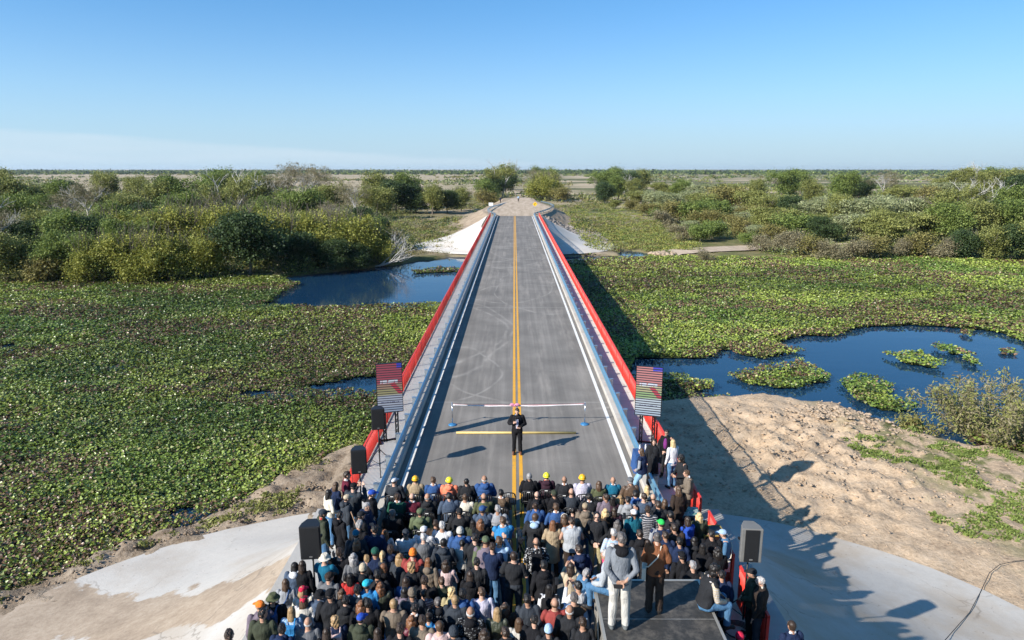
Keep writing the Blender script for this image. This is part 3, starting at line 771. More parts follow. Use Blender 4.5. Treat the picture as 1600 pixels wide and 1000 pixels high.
def tree_proto(kind, seed):
    rng = random.Random(seed)
    root = empty(kind, (0, 0, -500)); mb = MB()
    H = {'broad_tree': 6.6, 'dark_tree': 6.2, 'bamboo_clump': 5.0, 'thorn_tree': 4.2, 'bare_tree': 7.2, 'pale_trunk_tree': 7.5, 'bush': 2.2, 'dry_bush': 2.0}[kind]
    mk = lambda *a, **k: link('crown', np_mesh('crown', *crown_mesh(rng, *a, **k)), TREE_LEAF, root)
    if kind == 'broad_tree':
        t = limbs(mb, (0, 0, -0.3), (0.2, 0.1, 2.4), 0.20, 3, rng); mk(3.9, 3.9, 0.5, H, rng.choice(('olive', 'green', 'olive')), 230, 26, 0.26)
    elif kind == 'dark_tree':
        t = limbs(mb, (0, 0, -0.3), (0.1, 0.1, 2.0), 0.22, 3, rng); mk(4.2, 4.0, 0.1, H, 'dark', 330, 26, 0.27)
    elif kind == 'bamboo_clump':
        for i in range(14):
            a = rng.uniform(0, 2*PI); limbs(mb, (math.cos(a)*0.6, math.sin(a)*0.6, -0.3), (math.cos(a)*1.3, math.sin(a)*1.3, 3.4), 0.04, 1, rng, 0.4)
        mk(3.2, 3.2, 0.1, H, 'yellow', 260, 28, 0.21, droop=0.5, feather=1.6)
    elif kind == 'thorn_tree':
        t = limbs(mb, (0, 0, -0.3), (0.1, 0.2, 1.4), 0.14, 3, rng); mk(3.6, 3.6, 0.2, H, rng.choice(('grey', 'olive', 'grey')), 230, 24, 0.20, flat=True, feather=0.5)
    elif kind == 'bare_tree':
        t = limbs(mb, (0, 0, -0.3), (0.2, 0.1, 2.2), 0.20, 4, rng, 0.75, True); mk(4.4, 4.2, 2.0, H, 'dry', 120, 16, 0.15)
    elif kind == 'pale_trunk_tree':
        t = limbs(mb, (0, 0, -0.3), (0.3, 0.1, 3.4), 0.24, 4, rng, 0.8); mk(3.8, 3.6, 2.8, H, 'olive', 100, 22, 0.22)
    elif kind == 'bush':
        limbs(mb, (0, 0, -0.2), (0.1, 0, 0.7), 0.07, 2, rng); mk(1.9, 1.9, 0.0, H, rng.choice(('olive', 'green', 'rust')), 100, 22, 0.17)
    else:
        limbs(mb, (0, 0, -0.2), (0.1, 0, 0.6), 0.06, 3, rng); mk(1.8, 1.8, 0.0, H, rng.choice(('rust', 'rust', 'dry')), 80, 22, 0.13, feather=1.2)
    mb.build('trunk', PALE_BARK if kind in ('bare_tree', 'pale_trunk_tree') else BARK, root, True)
    return root
DESC = {'broad_tree': ('broad olive green tree', 'tree'), 'dark_tree': ('dense dark green tree', 'tree'), 'bamboo_clump': ('yellow green bamboo clump', 'bamboo'), 'thorn_tree': ('low spreading grey green thorn tree', 'tree'),
        'bare_tree': ('half bare grey tree', 'tree'), 'pale_trunk_tree': ('pale limbed tree with thin crown', 'tree'), 'bush': ('rounded bush', 'bush'), 'dry_bush': ('brown dry bush', 'bush')}
PROTO = {}
for kind, ns in (('broad_tree', 4), ('dark_tree', 2), ('bamboo_clump', 3), ('thorn_tree', 4), ('bare_tree', 2), ('pale_trunk_tree', 2), ('bush', 3), ('dry_bush', 2)):
    PROTO[kind] = [tree_proto(kind, 100*len(kind)+i) for i in range(ns)]
PLACED = []; USED = set()
trng = random.Random(5)
def plant(kind, x, y, s, where, z=None, sz=None):
    pr = PROTO[kind][trng.randrange(len(PROTO[kind]))]
    if pr.name in USED: t = copy_tree(pr)
    else: t = pr; USED.add(pr.name)
    s *= 1.27; sz = sz*1.27 if sz else None
    zz = float(ground_z(np.array([x]), np.array([y]))[0]) if z is None else z
    t.location = (x, y, max(zz, WATER-0.1) - 0.08); t.rotation_euler = (0, 0, trng.uniform(0, 2*PI)); s2 = sz or s
    t.scale = (s, s*trng.uniform(0.9, 1.1), s2)
    PLACED.append((t, kind, where, float(to_px(np.array([x, y, zz]))[0])))
    return t
def row(where, pts, kinds, s0, s1):
    for x, y in pts:
        plant(trng.choice(kinds), x + trng.uniform(-1.2, 1.2), y + trng.uniform(-1.5, 1.5), trng.uniform(s0, s1), where)
def base(px, py, z=-3.6): p = at(px, py, z); return p.x, p.y
# left wood, front to back
plant('dark_tree', *base(392, 428), 1.0, 'at the brink, left wood', sz=1.06)
plant('dark_tree', *base(470, 418), 0.78, 'at the brink, left wood', sz=0.66)
for px, py, kd, s in ((18, 436, 'broad_tree', .82), (70, 436, 'bush', 1.5), (112, 434, 'broad_tree', .75), (160, 435, 'bamboo_clump', .95), (212, 434, 'bamboo_clump', 1.0), (262, 434, 'bamboo_clump', 1.05), (318, 432, 'bamboo_clump', .9),
                      (440, 414, 'bamboo_clump', 1.25), (500, 410, 'bamboo_clump', 1.2), (545, 412, 'bamboo_clump', 1.15), (585, 410, 'bamboo_clump', .85), (520, 420, 'dark_tree', .55), (560, 417, 'dark_tree', .5)):
    plant(kd, *base(px, py), s, 'along water edge, left wood')
second = [(-10, 415, 'bare_tree', 1.0), (45, 412, 'dark_tree', .8), (100, 410, 'broad_tree', .95), (150, 405, 'dark_tree', .85), (205, 410, 'broad_tree', .8), (250, 402, 'bamboo_clump', 1.25), (300, 400, 'bamboo_clump', 1.3), (350, 398, 'bamboo_clump', 1.35), (400, 396, 'bamboo_clump', 1.3), (450, 392, 'broad_tree', .75)]
for px, py, kd, s in second: plant(kd, *base(px, py), s, 'in second rank, left wood')
third = [(-20, 385, 'bare_tree', 1.21), (20, 380, 'broad_tree', 1.10), (70, 378, 'thorn_tree', 1.43), (120, 376, 'bare_tree', 1.10), (170, 378, 'broad_tree', 0.94), (225, 375, 'dark_tree', 0.94), (275, 372, 'broad_tree', 1.10), (320, 370, 'thorn_tree', 1.32), (365, 366, 'pale_trunk_tree', 1.26), (420, 368, 'broad_tree', 0.99), (470, 365, 'broad_tree', 1.16), (520, 372, 'bare_tree', 0.83), (560, 368, 'dark_tree', 0.77), (595, 372, 'dark_tree', 0.55)]
for px, py, kd, s in third: plant(kd, *base(px, py), s, 'in third rank, left wood')
fourth = [(-5, 352, 'dark_tree', 1.36), (40, 350, 'broad_tree', 1.42), (95, 348, 'broad_tree', 1.30), (140, 350, 'bare_tree', 1.24), (190, 346, 'thorn_tree', 1.65), (240, 344, 'broad_tree', 1.30), (290, 342, 'broad_tree', 1.42), (330, 345, 'dark_tree', 1.12), (385, 342, 'broad_tree', 1.42), (430, 340, 'bare_tree', 1.47), (480, 338, 'bare_tree', 1.59), (520, 340, 'broad_tree', 1.18), (555, 345, 'bare_tree', 1.18), (590, 342, 'broad_tree', 1.12)]
for px, py, kd, s in fourth: plant(kd, *base(px, py), s, 'in fourth rank, left wood')
fifth = [(0, 325, 'broad_tree', 1.69), (60, 322, 'thorn_tree', 2.00), (110, 324, 'dark_tree', 1.25), (170, 320, 'broad_tree', 1.56), (215, 322, 'broad_tree', 1.38), (265, 318, 'dark_tree', 1.44), (345, 320, 'broad_tree', 1.62), (400, 318, 'broad_tree', 1.50), (455, 316, 'bare_tree', 1.90), (500, 320, 'bare_tree', 1.75), (620, 334, 'dark_tree', 1.31), (598, 328, 'broad_tree', 1.56), (650, 333, 'dark_tree', 1.12), (676, 335, 'broad_tree', 1.12), (700, 333, 'dark_tree', 0.94), (720, 330, 'broad_tree', 1.00), (640, 325, 'broad_tree', 1.50), (690, 322, 'thorn_tree', 1.38)]
for px, py, kd, s in fifth: plant(kd, *base(px, py), s, 'at back, left wood')
# around the dirt road beyond the bridge
for px, py, kd, s in ((784, 312, 'pale_trunk_tree', 1.2), (772, 312, 'dark_tree', .95), (758, 317, 'broad_tree', .85), (790, 304, 'dark_tree', 1.0), (838, 302, 'bare_tree', 1.1), (852, 306, 'broad_tree', 1.1), (846, 314, 'bamboo_clump', 1.35), (862, 312, 'bamboo_clump', 1.1), (872, 316, 'bush', 1.5), (786, 297, 'broad_tree', 1.3), (848, 296, 'broad_tree', 1.3), (757, 322, 'bush', 1.6)):
    plant(kd, *base(px, py), s*1.4, 'beside the far dirt road')
# right bank scrub
r1 = [(1092, 378, 'bush', 1.3), (1110, 374, 'bush', 1.4), (1068, 376, 'dry_bush', 1.3), (1190, 392, 'dry_bush', 1.1), (1215, 394, 'dry_bush', 1.3), (1240, 396, 'dry_bush', 1.5), (1268, 400, 'bush', 1.2), (1300, 404, 'dry_bush', 1.3), (1335, 402, 'dry_bush', 1.4), (1370, 402, 'bush', 1.3), (1405, 400, 'dry_bush', 1.2), (1440, 400, 'bush', 1.5), (1475, 402, 'dry_bush', 1.5), (1505, 402, 'dark_tree', .62), (1540, 403, 'broad_tree', .7), (1580, 404, 'dark_tree', .75), (1100, 405, 'dry_bush', .8), (1615, 405, 'broad_tree', .9)]
for px, py, kd, s in r1: plant(kd, *base(px, py), s, 'along water edge, right bank')
r2 = [(1040, 356, 'dry_bush', 1.72), (1060, 350, 'bush', 1.84), (1085, 352, 'bush', 2.18), (1120, 348, 'bush', 2.18), (1160, 356, 'thorn_tree', 0.92), (1205, 362, 'thorn_tree', 1.21), (1240, 372, 'bush', 1.84), (1285, 378, 'dark_tree', 0.63), (1320, 376, 'thorn_tree', 1.21), (1355, 380, 'thorn_tree', 1.15), (1400, 380, 'thorn_tree', 1.32), (1440, 378, 'thorn_tree', 1.21), (1480, 380, 'broad_tree', 0.92), (1520, 378, 'broad_tree', 0.98), (1560, 376, 'dark_tree', 0.98), (1600, 380, 'broad_tree', 0.98)]
for px, py, kd, s in r2: plant(kd, *base(px, py), s, 'in second rank, right bank')
r3 = [(945, 318, 'dark_tree', 1.09), (965, 314, 'broad_tree', 1.34), (985, 316, 'pale_trunk_tree', 1.09), (1000, 322, 'thorn_tree', 1.28), (1020, 326, 'thorn_tree', 1.41), (1045, 330, 'thorn_tree', 1.41), (1075, 328, 'thorn_tree', 1.54), (1105, 334, 'thorn_tree', 1.41), (1135, 332, 'bush', 2.82), (1170, 334, 'thorn_tree', 1.60), (1205, 340, 'thorn_tree', 1.41), (1240, 348, 'dark_tree', 0.90), (1275, 350, 'thorn_tree', 1.34), (1310, 352, 'broad_tree', 0.96), (1345, 354, 'thorn_tree', 1.54), (1385, 352, 'thorn_tree', 1.66), (1425, 350, 'thorn_tree', 1.54), (1465, 352, 'broad_tree', 1.09), (1500, 350, 'pale_trunk_tree', 1.02), (1530, 346, 'pale_trunk_tree', 1.09), (1565, 350, 'broad_tree', 1.15), (1600, 345, 'bare_tree', 1.02)]
for px, py, kd, s in r3: plant(kd, *base(px, py), s, 'in third rank, right bank')
r4 = [(940, 306, 'broad_tree', 1.52), (960, 302, 'broad_tree', 1.79), (980, 304, 'dark_tree', 1.52), (1000, 302, 'broad_tree', 1.66), (1030, 310, 'thorn_tree', 1.66), (1065, 312, 'broad_tree', 1.10), (1100, 314, 'thorn_tree', 1.66), (1140, 316, 'thorn_tree', 1.66), (1180, 314, 'broad_tree', 1.17), (1220, 310, 'broad_tree', 1.59), (1250, 306, 'broad_tree', 1.62), (1270, 316, 'broad_tree', 1.15), (1310, 318, 'broad_tree', 1.52), (1340, 316, 'dark_tree', 1.24), (1378, 318, 'bare_tree', 1.52), (1410, 320, 'thorn_tree', 1.66), (1445, 322, 'bush', 2.76), (1480, 312, 'thorn_tree', 1.79), (1520, 318, 'pale_trunk_tree', 1.52), (1550, 314, 'broad_tree', 1.66), (1590, 316, 'dark_tree', 1.52), (1500, 302, 'broad_tree', 1.66), (1560, 300, 'broad_tree', 1.79), (1470, 300, 'thorn_tree', 1.79), (1600, 298, 'broad_tree', 1.79)]
for px, py, kd, s in r4: plant(kd, *base(px, py), s, 'at back, right bank')
fl = [(30, 396, 'broad_tree', .8), (85, 394, 'broad_tree', .9), (135, 392, 'dark_tree', .75), (185, 393, 'bamboo_clump', 1.1), (232, 390, 'broad_tree', .85), (280, 388, 'broad_tree', .9), (330, 386, 'bamboo_clump', 1.2), (385, 384, 'broad_tree', .9), (430, 380, 'bamboo_clump', 1.1), (480, 384, 'broad_tree', .8), (530, 392, 'bamboo_clump', 1.15), (570, 394, 'broad_tree', .7), (610, 388, 'dry_bush', 1.3), (60, 362, 'broad_tree', 1.0), (205, 360, 'broad_tree', 1.0), (300, 357, 'broad_tree', 1.05), (400, 355, 'dark_tree', .85), (450, 353, 'broad_tree', 1.0), (505, 356, 'broad_tree', .9), (545, 358, 'thorn_tree', 1.1)]
for px, py, kd, s in fl: plant(kd, *base(px, py), s, 'filling the middle, left wood')
fr = [(1150, 345, 'thorn_tree', .9), (1175, 350, 'bush', 1.6), (1225, 355, 'thorn_tree', .95), (1262, 362, 'thorn_tree', .9), (1300, 364, 'thorn_tree', .95), (1338, 366, 'thorn_tree', 1.0), (1378, 366, 'broad_tree', .7), (1418, 366, 'thorn_tree', 1.0), (1458, 364, 'thorn_tree', .95), (1498, 364, 'broad_tree', .75), (1540, 362, 'thorn_tree', .95), (1582, 362, 'broad_tree', .8), (1095, 338, 'bush', 1.7), (1060, 338, 'bush', 1.6), (1030, 336, 'thorn_tree', .8), (1190, 324, 'thorn_tree', 1.1), (1230, 328, 'thorn_tree', 1.1), (1290, 332, 'thorn_tree', 1.15), (1330, 334, 'thorn_tree', 1.1), (1400, 334, 'thorn_tree', 1.1)]
for px, py, kd, s in fr: plant(kd, *base(px, py), s, 'filling the middle, right bank')
f3 = [(1075, 362, 'thorn_tree', .6), (1100, 358, 'bush', 1.5), (1125, 366, 'thorn_tree', .65), (1150, 370, 'bush', 1.5), (1178, 374, 'thorn_tree', .7), (1030, 346, 'bush', 1.3), (1080, 344, 'thorn_tree', .75), (1115, 352, 'thorn_tree', .7), (1140, 360, 'bush', 1.4), (1010, 338, 'bush', 1.3), (1205, 380, 'bush', 1.3), (1165, 384, 'bush', .9), (985, 330, 'bush', 1.3), (962, 326, 'thorn_tree', .7), (1255, 340, 'thorn_tree', 1.0), (1350, 344, 'thorn_tree', 1.0), (1450, 342, 'thorn_tree', 1.05), (1540, 336, 'thorn_tree', 1.05)]
for px, py, kd, s in f3: plant(kd, *base(px, py), s, 'around the grassy gap, right bank')
ORD = ['first', 'second', 'third', 'fourth', 'fifth', 'sixth', 'seventh', 'eighth', 'ninth', 'tenth', 'eleventh', 'twelfth', 'thirteenth', 'fourteenth', 'fifteenth', 'sixteenth']
from collections import defaultdict
byk = defaultdict(list)
for t, kd, wh, px in PLACED: byk[(kd, wh)].append((px, t))
for (kd, wh), L in byk.items():
    L.sort(key=lambda q: q[0]); dsc, cat = DESC[kd]
    for i, (px, t) in enumerate(L):
        lab = f'{dsc} {wh}' if len(L) == 1 else f'{dsc}, {ORD[i]} from left {wh}'
        tag(t, lab, cat, group='trees and bushes of the left wood' if 'left wood' in wh else ('trees beside the dirt road' if 'dirt road' in wh else 'trees and bushes of the right bank'))

# undergrowth and far scrub that nobody could count
def scrub(name, label, n, gen, pal, lsize, hgt, m=10):
    Ps, Cs = [], []
    c = [np.array(PAL[p]) for p in pal]
    for i in range(n):
        x, y, s = gen(i); cc = c[trng.randrange(len(c))]
        z = float(GZF(x, y)); k = max(4, int(m*s)); q = np.stack([x + RNG.normal(0, 0.6*s, k), y + RNG.normal(0, 0.6*s, k), z + np.abs(RNG.normal(0.35, 0.38, k))*hgt*s], 1)
        Ps.append(q); tone = np.clip(RNG.normal(trng.uniform(0.2, 0.8), 0.2, k), 0, 1.2)[:, None]; Cs.append(cc[0] + (cc[1]-cc[0])*tone)
    P = np.concatenate(Ps); C = np.concatenate(Cs); k = len(P)
    s = (lsize(P[:, 1]) if callable(lsize) else lsize)*RNG.uniform(0.6, 1.4, k)
    o = link(name, np_mesh(name, *leaf_cloud(P, s*np.ones(k), np.abs(RNG.normal(0.8, 0.5, k)), C, 0.3, 1.2)), TREE_LEAF)
    return tag(o, label, 'undergrowth', kind='stuff')
_gzc = {}
def GZF(x, y):
    if abs(x) > 300 or y > 400: return -3.6
    key = (round(x*2), round(y*2))
    if key not in _gzc: _gzc[key] = float(ground_z(np.array([x]), np.array([y]))[0])
    return _gzc[key]
def gen_l(i):
    while True:
        px = trng.uniform(-60, 640); py = trng.uniform(322, 437); x, y = base(px, py)
        if not in_poly(np.array([x]), np.array([y]), RIVER)[0] and abs(x) > 11: return x, y, trng.uniform(0.8, 2.0)
scrub('undergrowth', 'tangled undergrowth between the trees of the left wood', 2300, gen_l, ('olive', 'green', 'dark', 'dry', 'olive', 'yellow'), 0.17, 1.15, 46)
def gen_r(i):
    while True:
        px = trng.uniform(890, 1660); py = trng.uniform(300, 405); x, y = base(px, py)
        if px < 1075 and py > 325 and trng.random() < 0.8: continue
        if 1005 < px < 1200 and 372 < py < 402: continue
        if not in_poly(np.array([x]), np.array([y]), RIVER)[0] and abs(x) > 13: return x, y, trng.uniform(0.6, 1.6)
scrub('undergrowth', 'mixed green and straw coloured scrub between the bushes of the right bank', 2600, gen_r, ('olive', 'grey', 'green', 'green', 'rust', 'yellow'), 0.16, 0.85, 42)
# low marsh plants between the right slope and the scrub
def gen_m(i):
    while True:
        px = trng.uniform(880, 1090); py = trng.uniform(318, 392); x, y = base(px, py)
        if x > 12 + (y-110)*0.02 and not in_poly(np.array([x]), np.array([y]), RIVER)[0]: return x, y, trng.uniform(0.5, 1.1)
scrub('marsh_plants', 'low green marsh plants behind the right concrete slope', 2600, gen_m, ('green', 'olive', 'yellow', 'rust'), 0.20, 0.32, 26)
def gen_b(i):
    while True:
        x = trng.uniform(-44, -10); y = trng.uniform(111, 160)
        if GZF(x, y) < -2.6 and not in_poly(np.array([x]), np.array([y]), RIVER)[0]: return x, y, trng.uniform(0.4, 1.0)
scrub('dry_grass', 'rough brown grass behind the left concrete slope', 900, gen_b, ('dry', 'rust', 'olive'), 0.15, 0.35, 24)
def gen_b2(i):
    while True:
        y = trng.uniform(118, 330); x = trng.uniform(-0.5*y, 0.14*y)
        if (abs(x) > 13 or (y > 200 and abs(x-3) > 7)) and fbm(np.array(x*0.05), np.array(y*0.03), 3) > 0.36 and not in_poly(np.array([x]), np.array([y]), RIVER)[0] and at_px_free(x, y): return x, y, trng.uniform(0.6, 1.7)
def at_px_free(x, y): return GZF(x, y) < -2.2
scrub('marsh_scrub', 'low brown and green marsh scrub on both sides of the far road bank', 2600, gen_b2, ('dry', 'rust', 'olive', 'green', 'dark', 'rust'), 0.26, 0.5, 26)
def gen_p(i):
    while True:
        y = 190*math.exp(trng.uniform(0, 2.35)); hw = 0.8*y; x = trng.uniform(-hw, hw)
        if abs(x) < 9 and y < 320: continue
        if fbm(np.array(x*0.011+5), np.array(y*0.006), 3) < (0.55 if x < -30 else 0.44): continue
        return x, y, trng.uniform(1.0, 2.6)*(y/260)**0.35
scrub('scrubland', 'scattered bushes over the plain beyond the bridge', 3600, gen_p, ('olive', 'green', 'dark', 'grey', 'rust'), lambda y: 0.55*(y/250)**0.6, 0.85, 9)
def gen_h(i):
    y = 1700*math.exp(trng.uniform(0, 1.15)); hw = 0.82*y; x = trng.uniform(-hw, hw); q = float(fbm(np.array(x*0.004+y*0.0007), np.array(y*0.0011), 3)); return x, y, trng.uniform(2.0, 4.5)*(0.5 + 1.5*q)
scrub('treeline', 'dark line of far trees along the horizon', 6500, gen_h, ('dark', 'green', 'dark'), lambda y: 4.2*(y/2000)**0.5, 1.35, 3)
# the feathery bush over the pool at the right edge and the dead branches by the left pool
def reed_bush(name, x, y, w, h, n, pal, label):
    root = empty(name, (x, y, float(GZF(x, y))-0.05)); tag(root, label, 'bush'); mb = MB(); rng = random.Random(int(x*10)); tips = []
    for i in range(46):
        a = rng.uniform(0, 2*PI); f = rng.random()**0.6; L = h*rng.uniform(0.6, 1.0); bx_, by_ = math.cos(a)*w*0.35*f, math.sin(a)*w*0.3*f
        pts = [Vector((bx_, by_, 0))]; d = Vector((math.cos(a)*0.75*f, math.sin(a)*0.65*f, 1)).normalized()
        for k in range(6):
            d = (d + Vector((rng.uniform(-1, 1), rng.uniform(-1, 1), -0.25))*0.16).normalized(); pts.append(pts[-1]+d*L/6)
        mb.tube(pts, [0.018-0.002*k for k in range(7)], 4, close=False); tips += pts[2:]
    mb.build('stems', simple('dry_stem', (0.25, 0.19, 0.13), 0.9, 0.1), root)
    T = np.array([tuple(p) for p in tips]); P = T[RNG.integers(0, len(T), n)] + RNG.normal(0, 0.20, (n, 3)); c = np.array(PAL[pal])
    C = c[0] + (c[1]-c[0])*np.clip(RNG.normal(0.5, 0.3, (n, 1)), 0, 1.3)
    q = RNG.random(n) < 0.45; C[q] = np.array(PAL['olive'])[1]*0.75
    P[:, 2] = np.abs(P[:, 2])
    link('foliage', np_mesh('foliage', *leaf_cloud(P, 0.055*RNG.uniform(0.6, 1.4, n), np.abs(RNG.normal(1.1, 0.4, n)), C, 0.2, 3.4)), TREE_LEAF, root)
reed_bush('feathery_bush', 26.4, 34.2, 6.6, 4.7, 15000, 'dry', 'large feathery brown green bush at the edge of the right pool')
reed_bush('feathery_bush', 31.0, 31.6, 5.0, 3.6, 9000, 'dry', 'brown feathery bush beyond the large brown green bush at the right edge')
reed_bush('feathery_bush', 21.8, 35.4, 2.2, 1.4, 2600, 'rust', 'small rusty bush at the tip of the right sand bank')
def dead(name, x, y, z, pts_, label, n=5):
    root = MB(); rng = random.Random(3)
    for i in range(n):
        a = rng.uniform(-0.6, 0.9); limbs(root, (rng.uniform(-0.5, 0.5), rng.uniform(-0.5, 0.5), 0), (pts_*math.cos(a), pts_*0.5*math.sin(a), 1.1*rng.random()+0.5), 0.10, 3, rng, 0.7, True)
    o = root.build(name, PALE_BARK, None, True); o.location = (x, y, z); tag(o, label, 'branches')
x, y = base(592, 413); dead('fallen_branch', x, y, -3.85, 2.2, 'bleached fallen branches at the edge of the left pool', 5)
x, y = base(-6, 398); dead('fallen_branch', x, y, -1.0, 2.8, 'bleached bare branch sticking out of the wood at the left edge', 3)
# grass tufts on the right bank
def tufts(name, label, gen, n, pal, h):
    Ps = []; Cs = []; c = np.array(PAL[pal])
    for i in range(n):
        x, y = gen(); k = 9; z = float(GZF(x, y))
        Ps.append(np.stack([x+RNG.normal(0, .09, k), y+RNG.normal(0, .09, k), z+RNG.random(k)*h], 1)); Cs.append(c[0]+(c[1]-c[0])*RNG.random((k, 1)))
    P = np.concatenate(Ps); C = np.concatenate(Cs); k = len(P)
    tag(link(name, np_mesh(name, *leaf_cloud(P, 0.055*RNG.uniform(.6, 1.4, k), np.abs(RNG.normal(1.15, .3, k)), C, 0.2, 2.2)), TREE_LEAF), label, 'grass', kind='stuff')
def gen_t():
    while True:
        x = trng.uniform(16.5, 38); y = trng.uniform(14, 35); k = fbm(np.array(x*0.35), np.array(y*0.35), 3)
        if k > 0.5 - (x-20)*0.008 and GZF(x, y) > -3.9 and float(cone_t(np.array(x), np.array(y), YN_C, 1)) > 1.05: return x, y
tufts('grass', 'short green grass on the sandy bank at the right edge', gen_t, 9000, 'green', 0.05)
def gen_lm():
    while True:
        x = trng.uniform(-22, -6); y = trng.uniform(12, 34)
        if GZF(x, y) > -4.1 and fbm(np.array(x*0.6+9), np.array(y*0.6), 3) > 0.55 and float(cone_t(np.array(x), np.array(y), YN_C, 1)) > 1.08: return x, y
tufts('grass', 'sparse weeds on the muddy strip below the left concrete slope', gen_lm, 900, 'olive', 0.08)
# clods and stones
def clods(name, label, gen, n, mat, s0, s1):
    V = []; F = []; base_ = np.array([(1, 0, 0), (-1, 0, 0), (0, 1, 0), (0, -1, 0), (0, 0, 1), (0, 0, -1), (.6, .6, .5), (-.6, .6, .5), (-.6, -.6, .5), (.6, -.6, .5)])
    f = np.array([(0, 6, 9), (0, 2, 6), (2, 7, 6), (2, 1, 7), (1, 8, 7), (1, 3, 8), (3, 9, 8), (3, 0, 9), (4, 9, 6), (4, 6, 7), (4, 7, 8), (4, 8, 9), (5, 2, 0), (5, 1, 2), (5, 3, 1), (5, 0, 3)])
    for i in range(n):
        x, y = gen(); s = trng.uniform(s0, s1)*trng.uniform(0.5, 1); z = float(GZF(x, y))
        q = base_*RNG.uniform(0.65, 1.3, (10, 1))*s*np.array((1.2, trng.uniform(.7, 1.4), .6)); a = trng.uniform(0, 6.28); ca, sa = math.cos(a), math.sin(a)
        q = np.stack([q[:, 0]*ca-q[:, 1]*sa, q[:, 0]*sa+q[:, 1]*ca, q[:, 2]], 1) + np.array((x, y, z+s*0.02)); F.append(f + len(V)*10); V.append(q)
    tag(link(name, np_mesh(name, np.concatenate(V), np.concatenate(F)), mat), label, 'clods', kind='stuff')
EARTH = simple('earth_clod', (0.37, 0.285, 0.205), 0.95, 0.1, 0, 0.22, 2.5, 0.5, 12, obj=False)
MUDC = simple('mud_clod', (0.225, 0.17, 0.12), 0.95, 0.1, 0, 0.3, 1.5, 0.5, 12, obj=False)
ROCK = simple('rock', (0.30, 0.26, 0.225), 0.9, 0.2, 0, 0.25, 0.6, 0.5, 6, obj=False)
def gen_s():
    while True:
        x = trng.gauss(14.2, 4.0); y = trng.gauss(31.5, 3.8)
        if 7.5 < x < 23 and GZF(x, y) > -3.9 and float(cone_t(np.array(x), np.array(y), YN_C, 1)) > 1.03: return x, y
clods('earth_clods', 'dry earth clods over the sandy bank right of the bridge', gen_s, 2600, EARTH, 0.025, 0.10)
def gen_s2():
    while True:
        x = trng.gauss(17.5, 1.7); y = trng.gauss(35.8, 1.1)
        if GZF(x, y) > -3.9: return x, y
clods('earth_clods', 'heaped earth clods along the rim of the right sand bank', gen_s2, 700, EARTH, 0.05, 0.17)
def gen_mud():
    while True:
        x = trng.uniform(-20, -6); y = trng.uniform(12, 33); t = float(cone_t(np.array(x), np.array(y), YN_C, 1))
        if 1.02 < t < 1.45 and GZF(x, y) > -4.0: return x, y
clods('mud_clods', 'brown mud clods between the left concrete slope and the plants', gen_mud, 2200, MUDC, 0.02, 0.09)
def gen_rk():
    while True:
        x = trng.uniform(7, 19); y = trng.uniform(124, 156); t = (x-6.2)/12
        if 0.05 < t < 1.0 and (y-125)/26.0 > 1-t-0.05: return x, y
clods('rubble', 'grey rubble tipped down the road bank at the far right', gen_rk, 2600, ROCK, 0.14, 0.55)
def gen_rk2(): return trng.gauss(24.0, 0.8), trng.gauss(112.4, 1.0)
clods('rubble', 'sandstone rubble at the tip of the right bank track', gen_rk2, 120, EARTH, 0.2, 0.6)
def gen_rk3(): return trng.gauss(-20, 1.8), trng.gauss(126.5, 1.3)
clods('rubble', 'grey boulders in the grass behind the left concrete slope', gen_rk3, 40, ROCK, 0.25, 0.7)
# ------------------------------------------------------------------ figures
def remesh(mb, voxel, smooth_it=2, wrinkle=0.0, seed=0, wscale=(9, 9, 4), cut=None):
    o = mb.build('tmp', None); m = o.modifiers.new('r', 'REMESH'); m.mode = 'VOXEL'; m.voxel_size = voxel; m.use_smooth_shade = True
    if smooth_it:
        s = o.modifiers.new('s', 'SMOOTH'); s.factor = 0.5; s.iterations = smooth_it
    dg = bpy.context.evaluated_depsgraph_get(); dg.update()
    me = bpy.data.meshes.new_from_object(o.evaluated_get(dg)); old = o.data
    bpy.data.objects.remove(o); bpy.data.meshes.remove(old)
    if wrinkle:
        n = len(me.vertices); co = np.empty(n*3, np.float32); me.vertices.foreach_get('co', co); co = co.reshape(-1, 3)
        no = np.empty(n*3, np.float32); me.vertex_normals.foreach_get('vector', no); no = no.reshape(-1, 3)
        rg = np.random.default_rng(seed); h = np.zeros(n)
        for k in range(7):
            d = rg.normal(size=3); d /= np.linalg.norm(d); d2 = rg.normal(size=3)
            f = d*np.array(wscale)*(1+0.5*k)*1.6
            h += np.sin(co @ f + 1.8*np.sin(co @ (d2*6)) + rg.uniform(0, 6.28))/(1+0.45*k)
        co = co + no*(h*wrinkle/2.2)[:, None]
        me.vertices.foreach_set('co', co.ravel()); me.update()
    return me
V3 = Vector
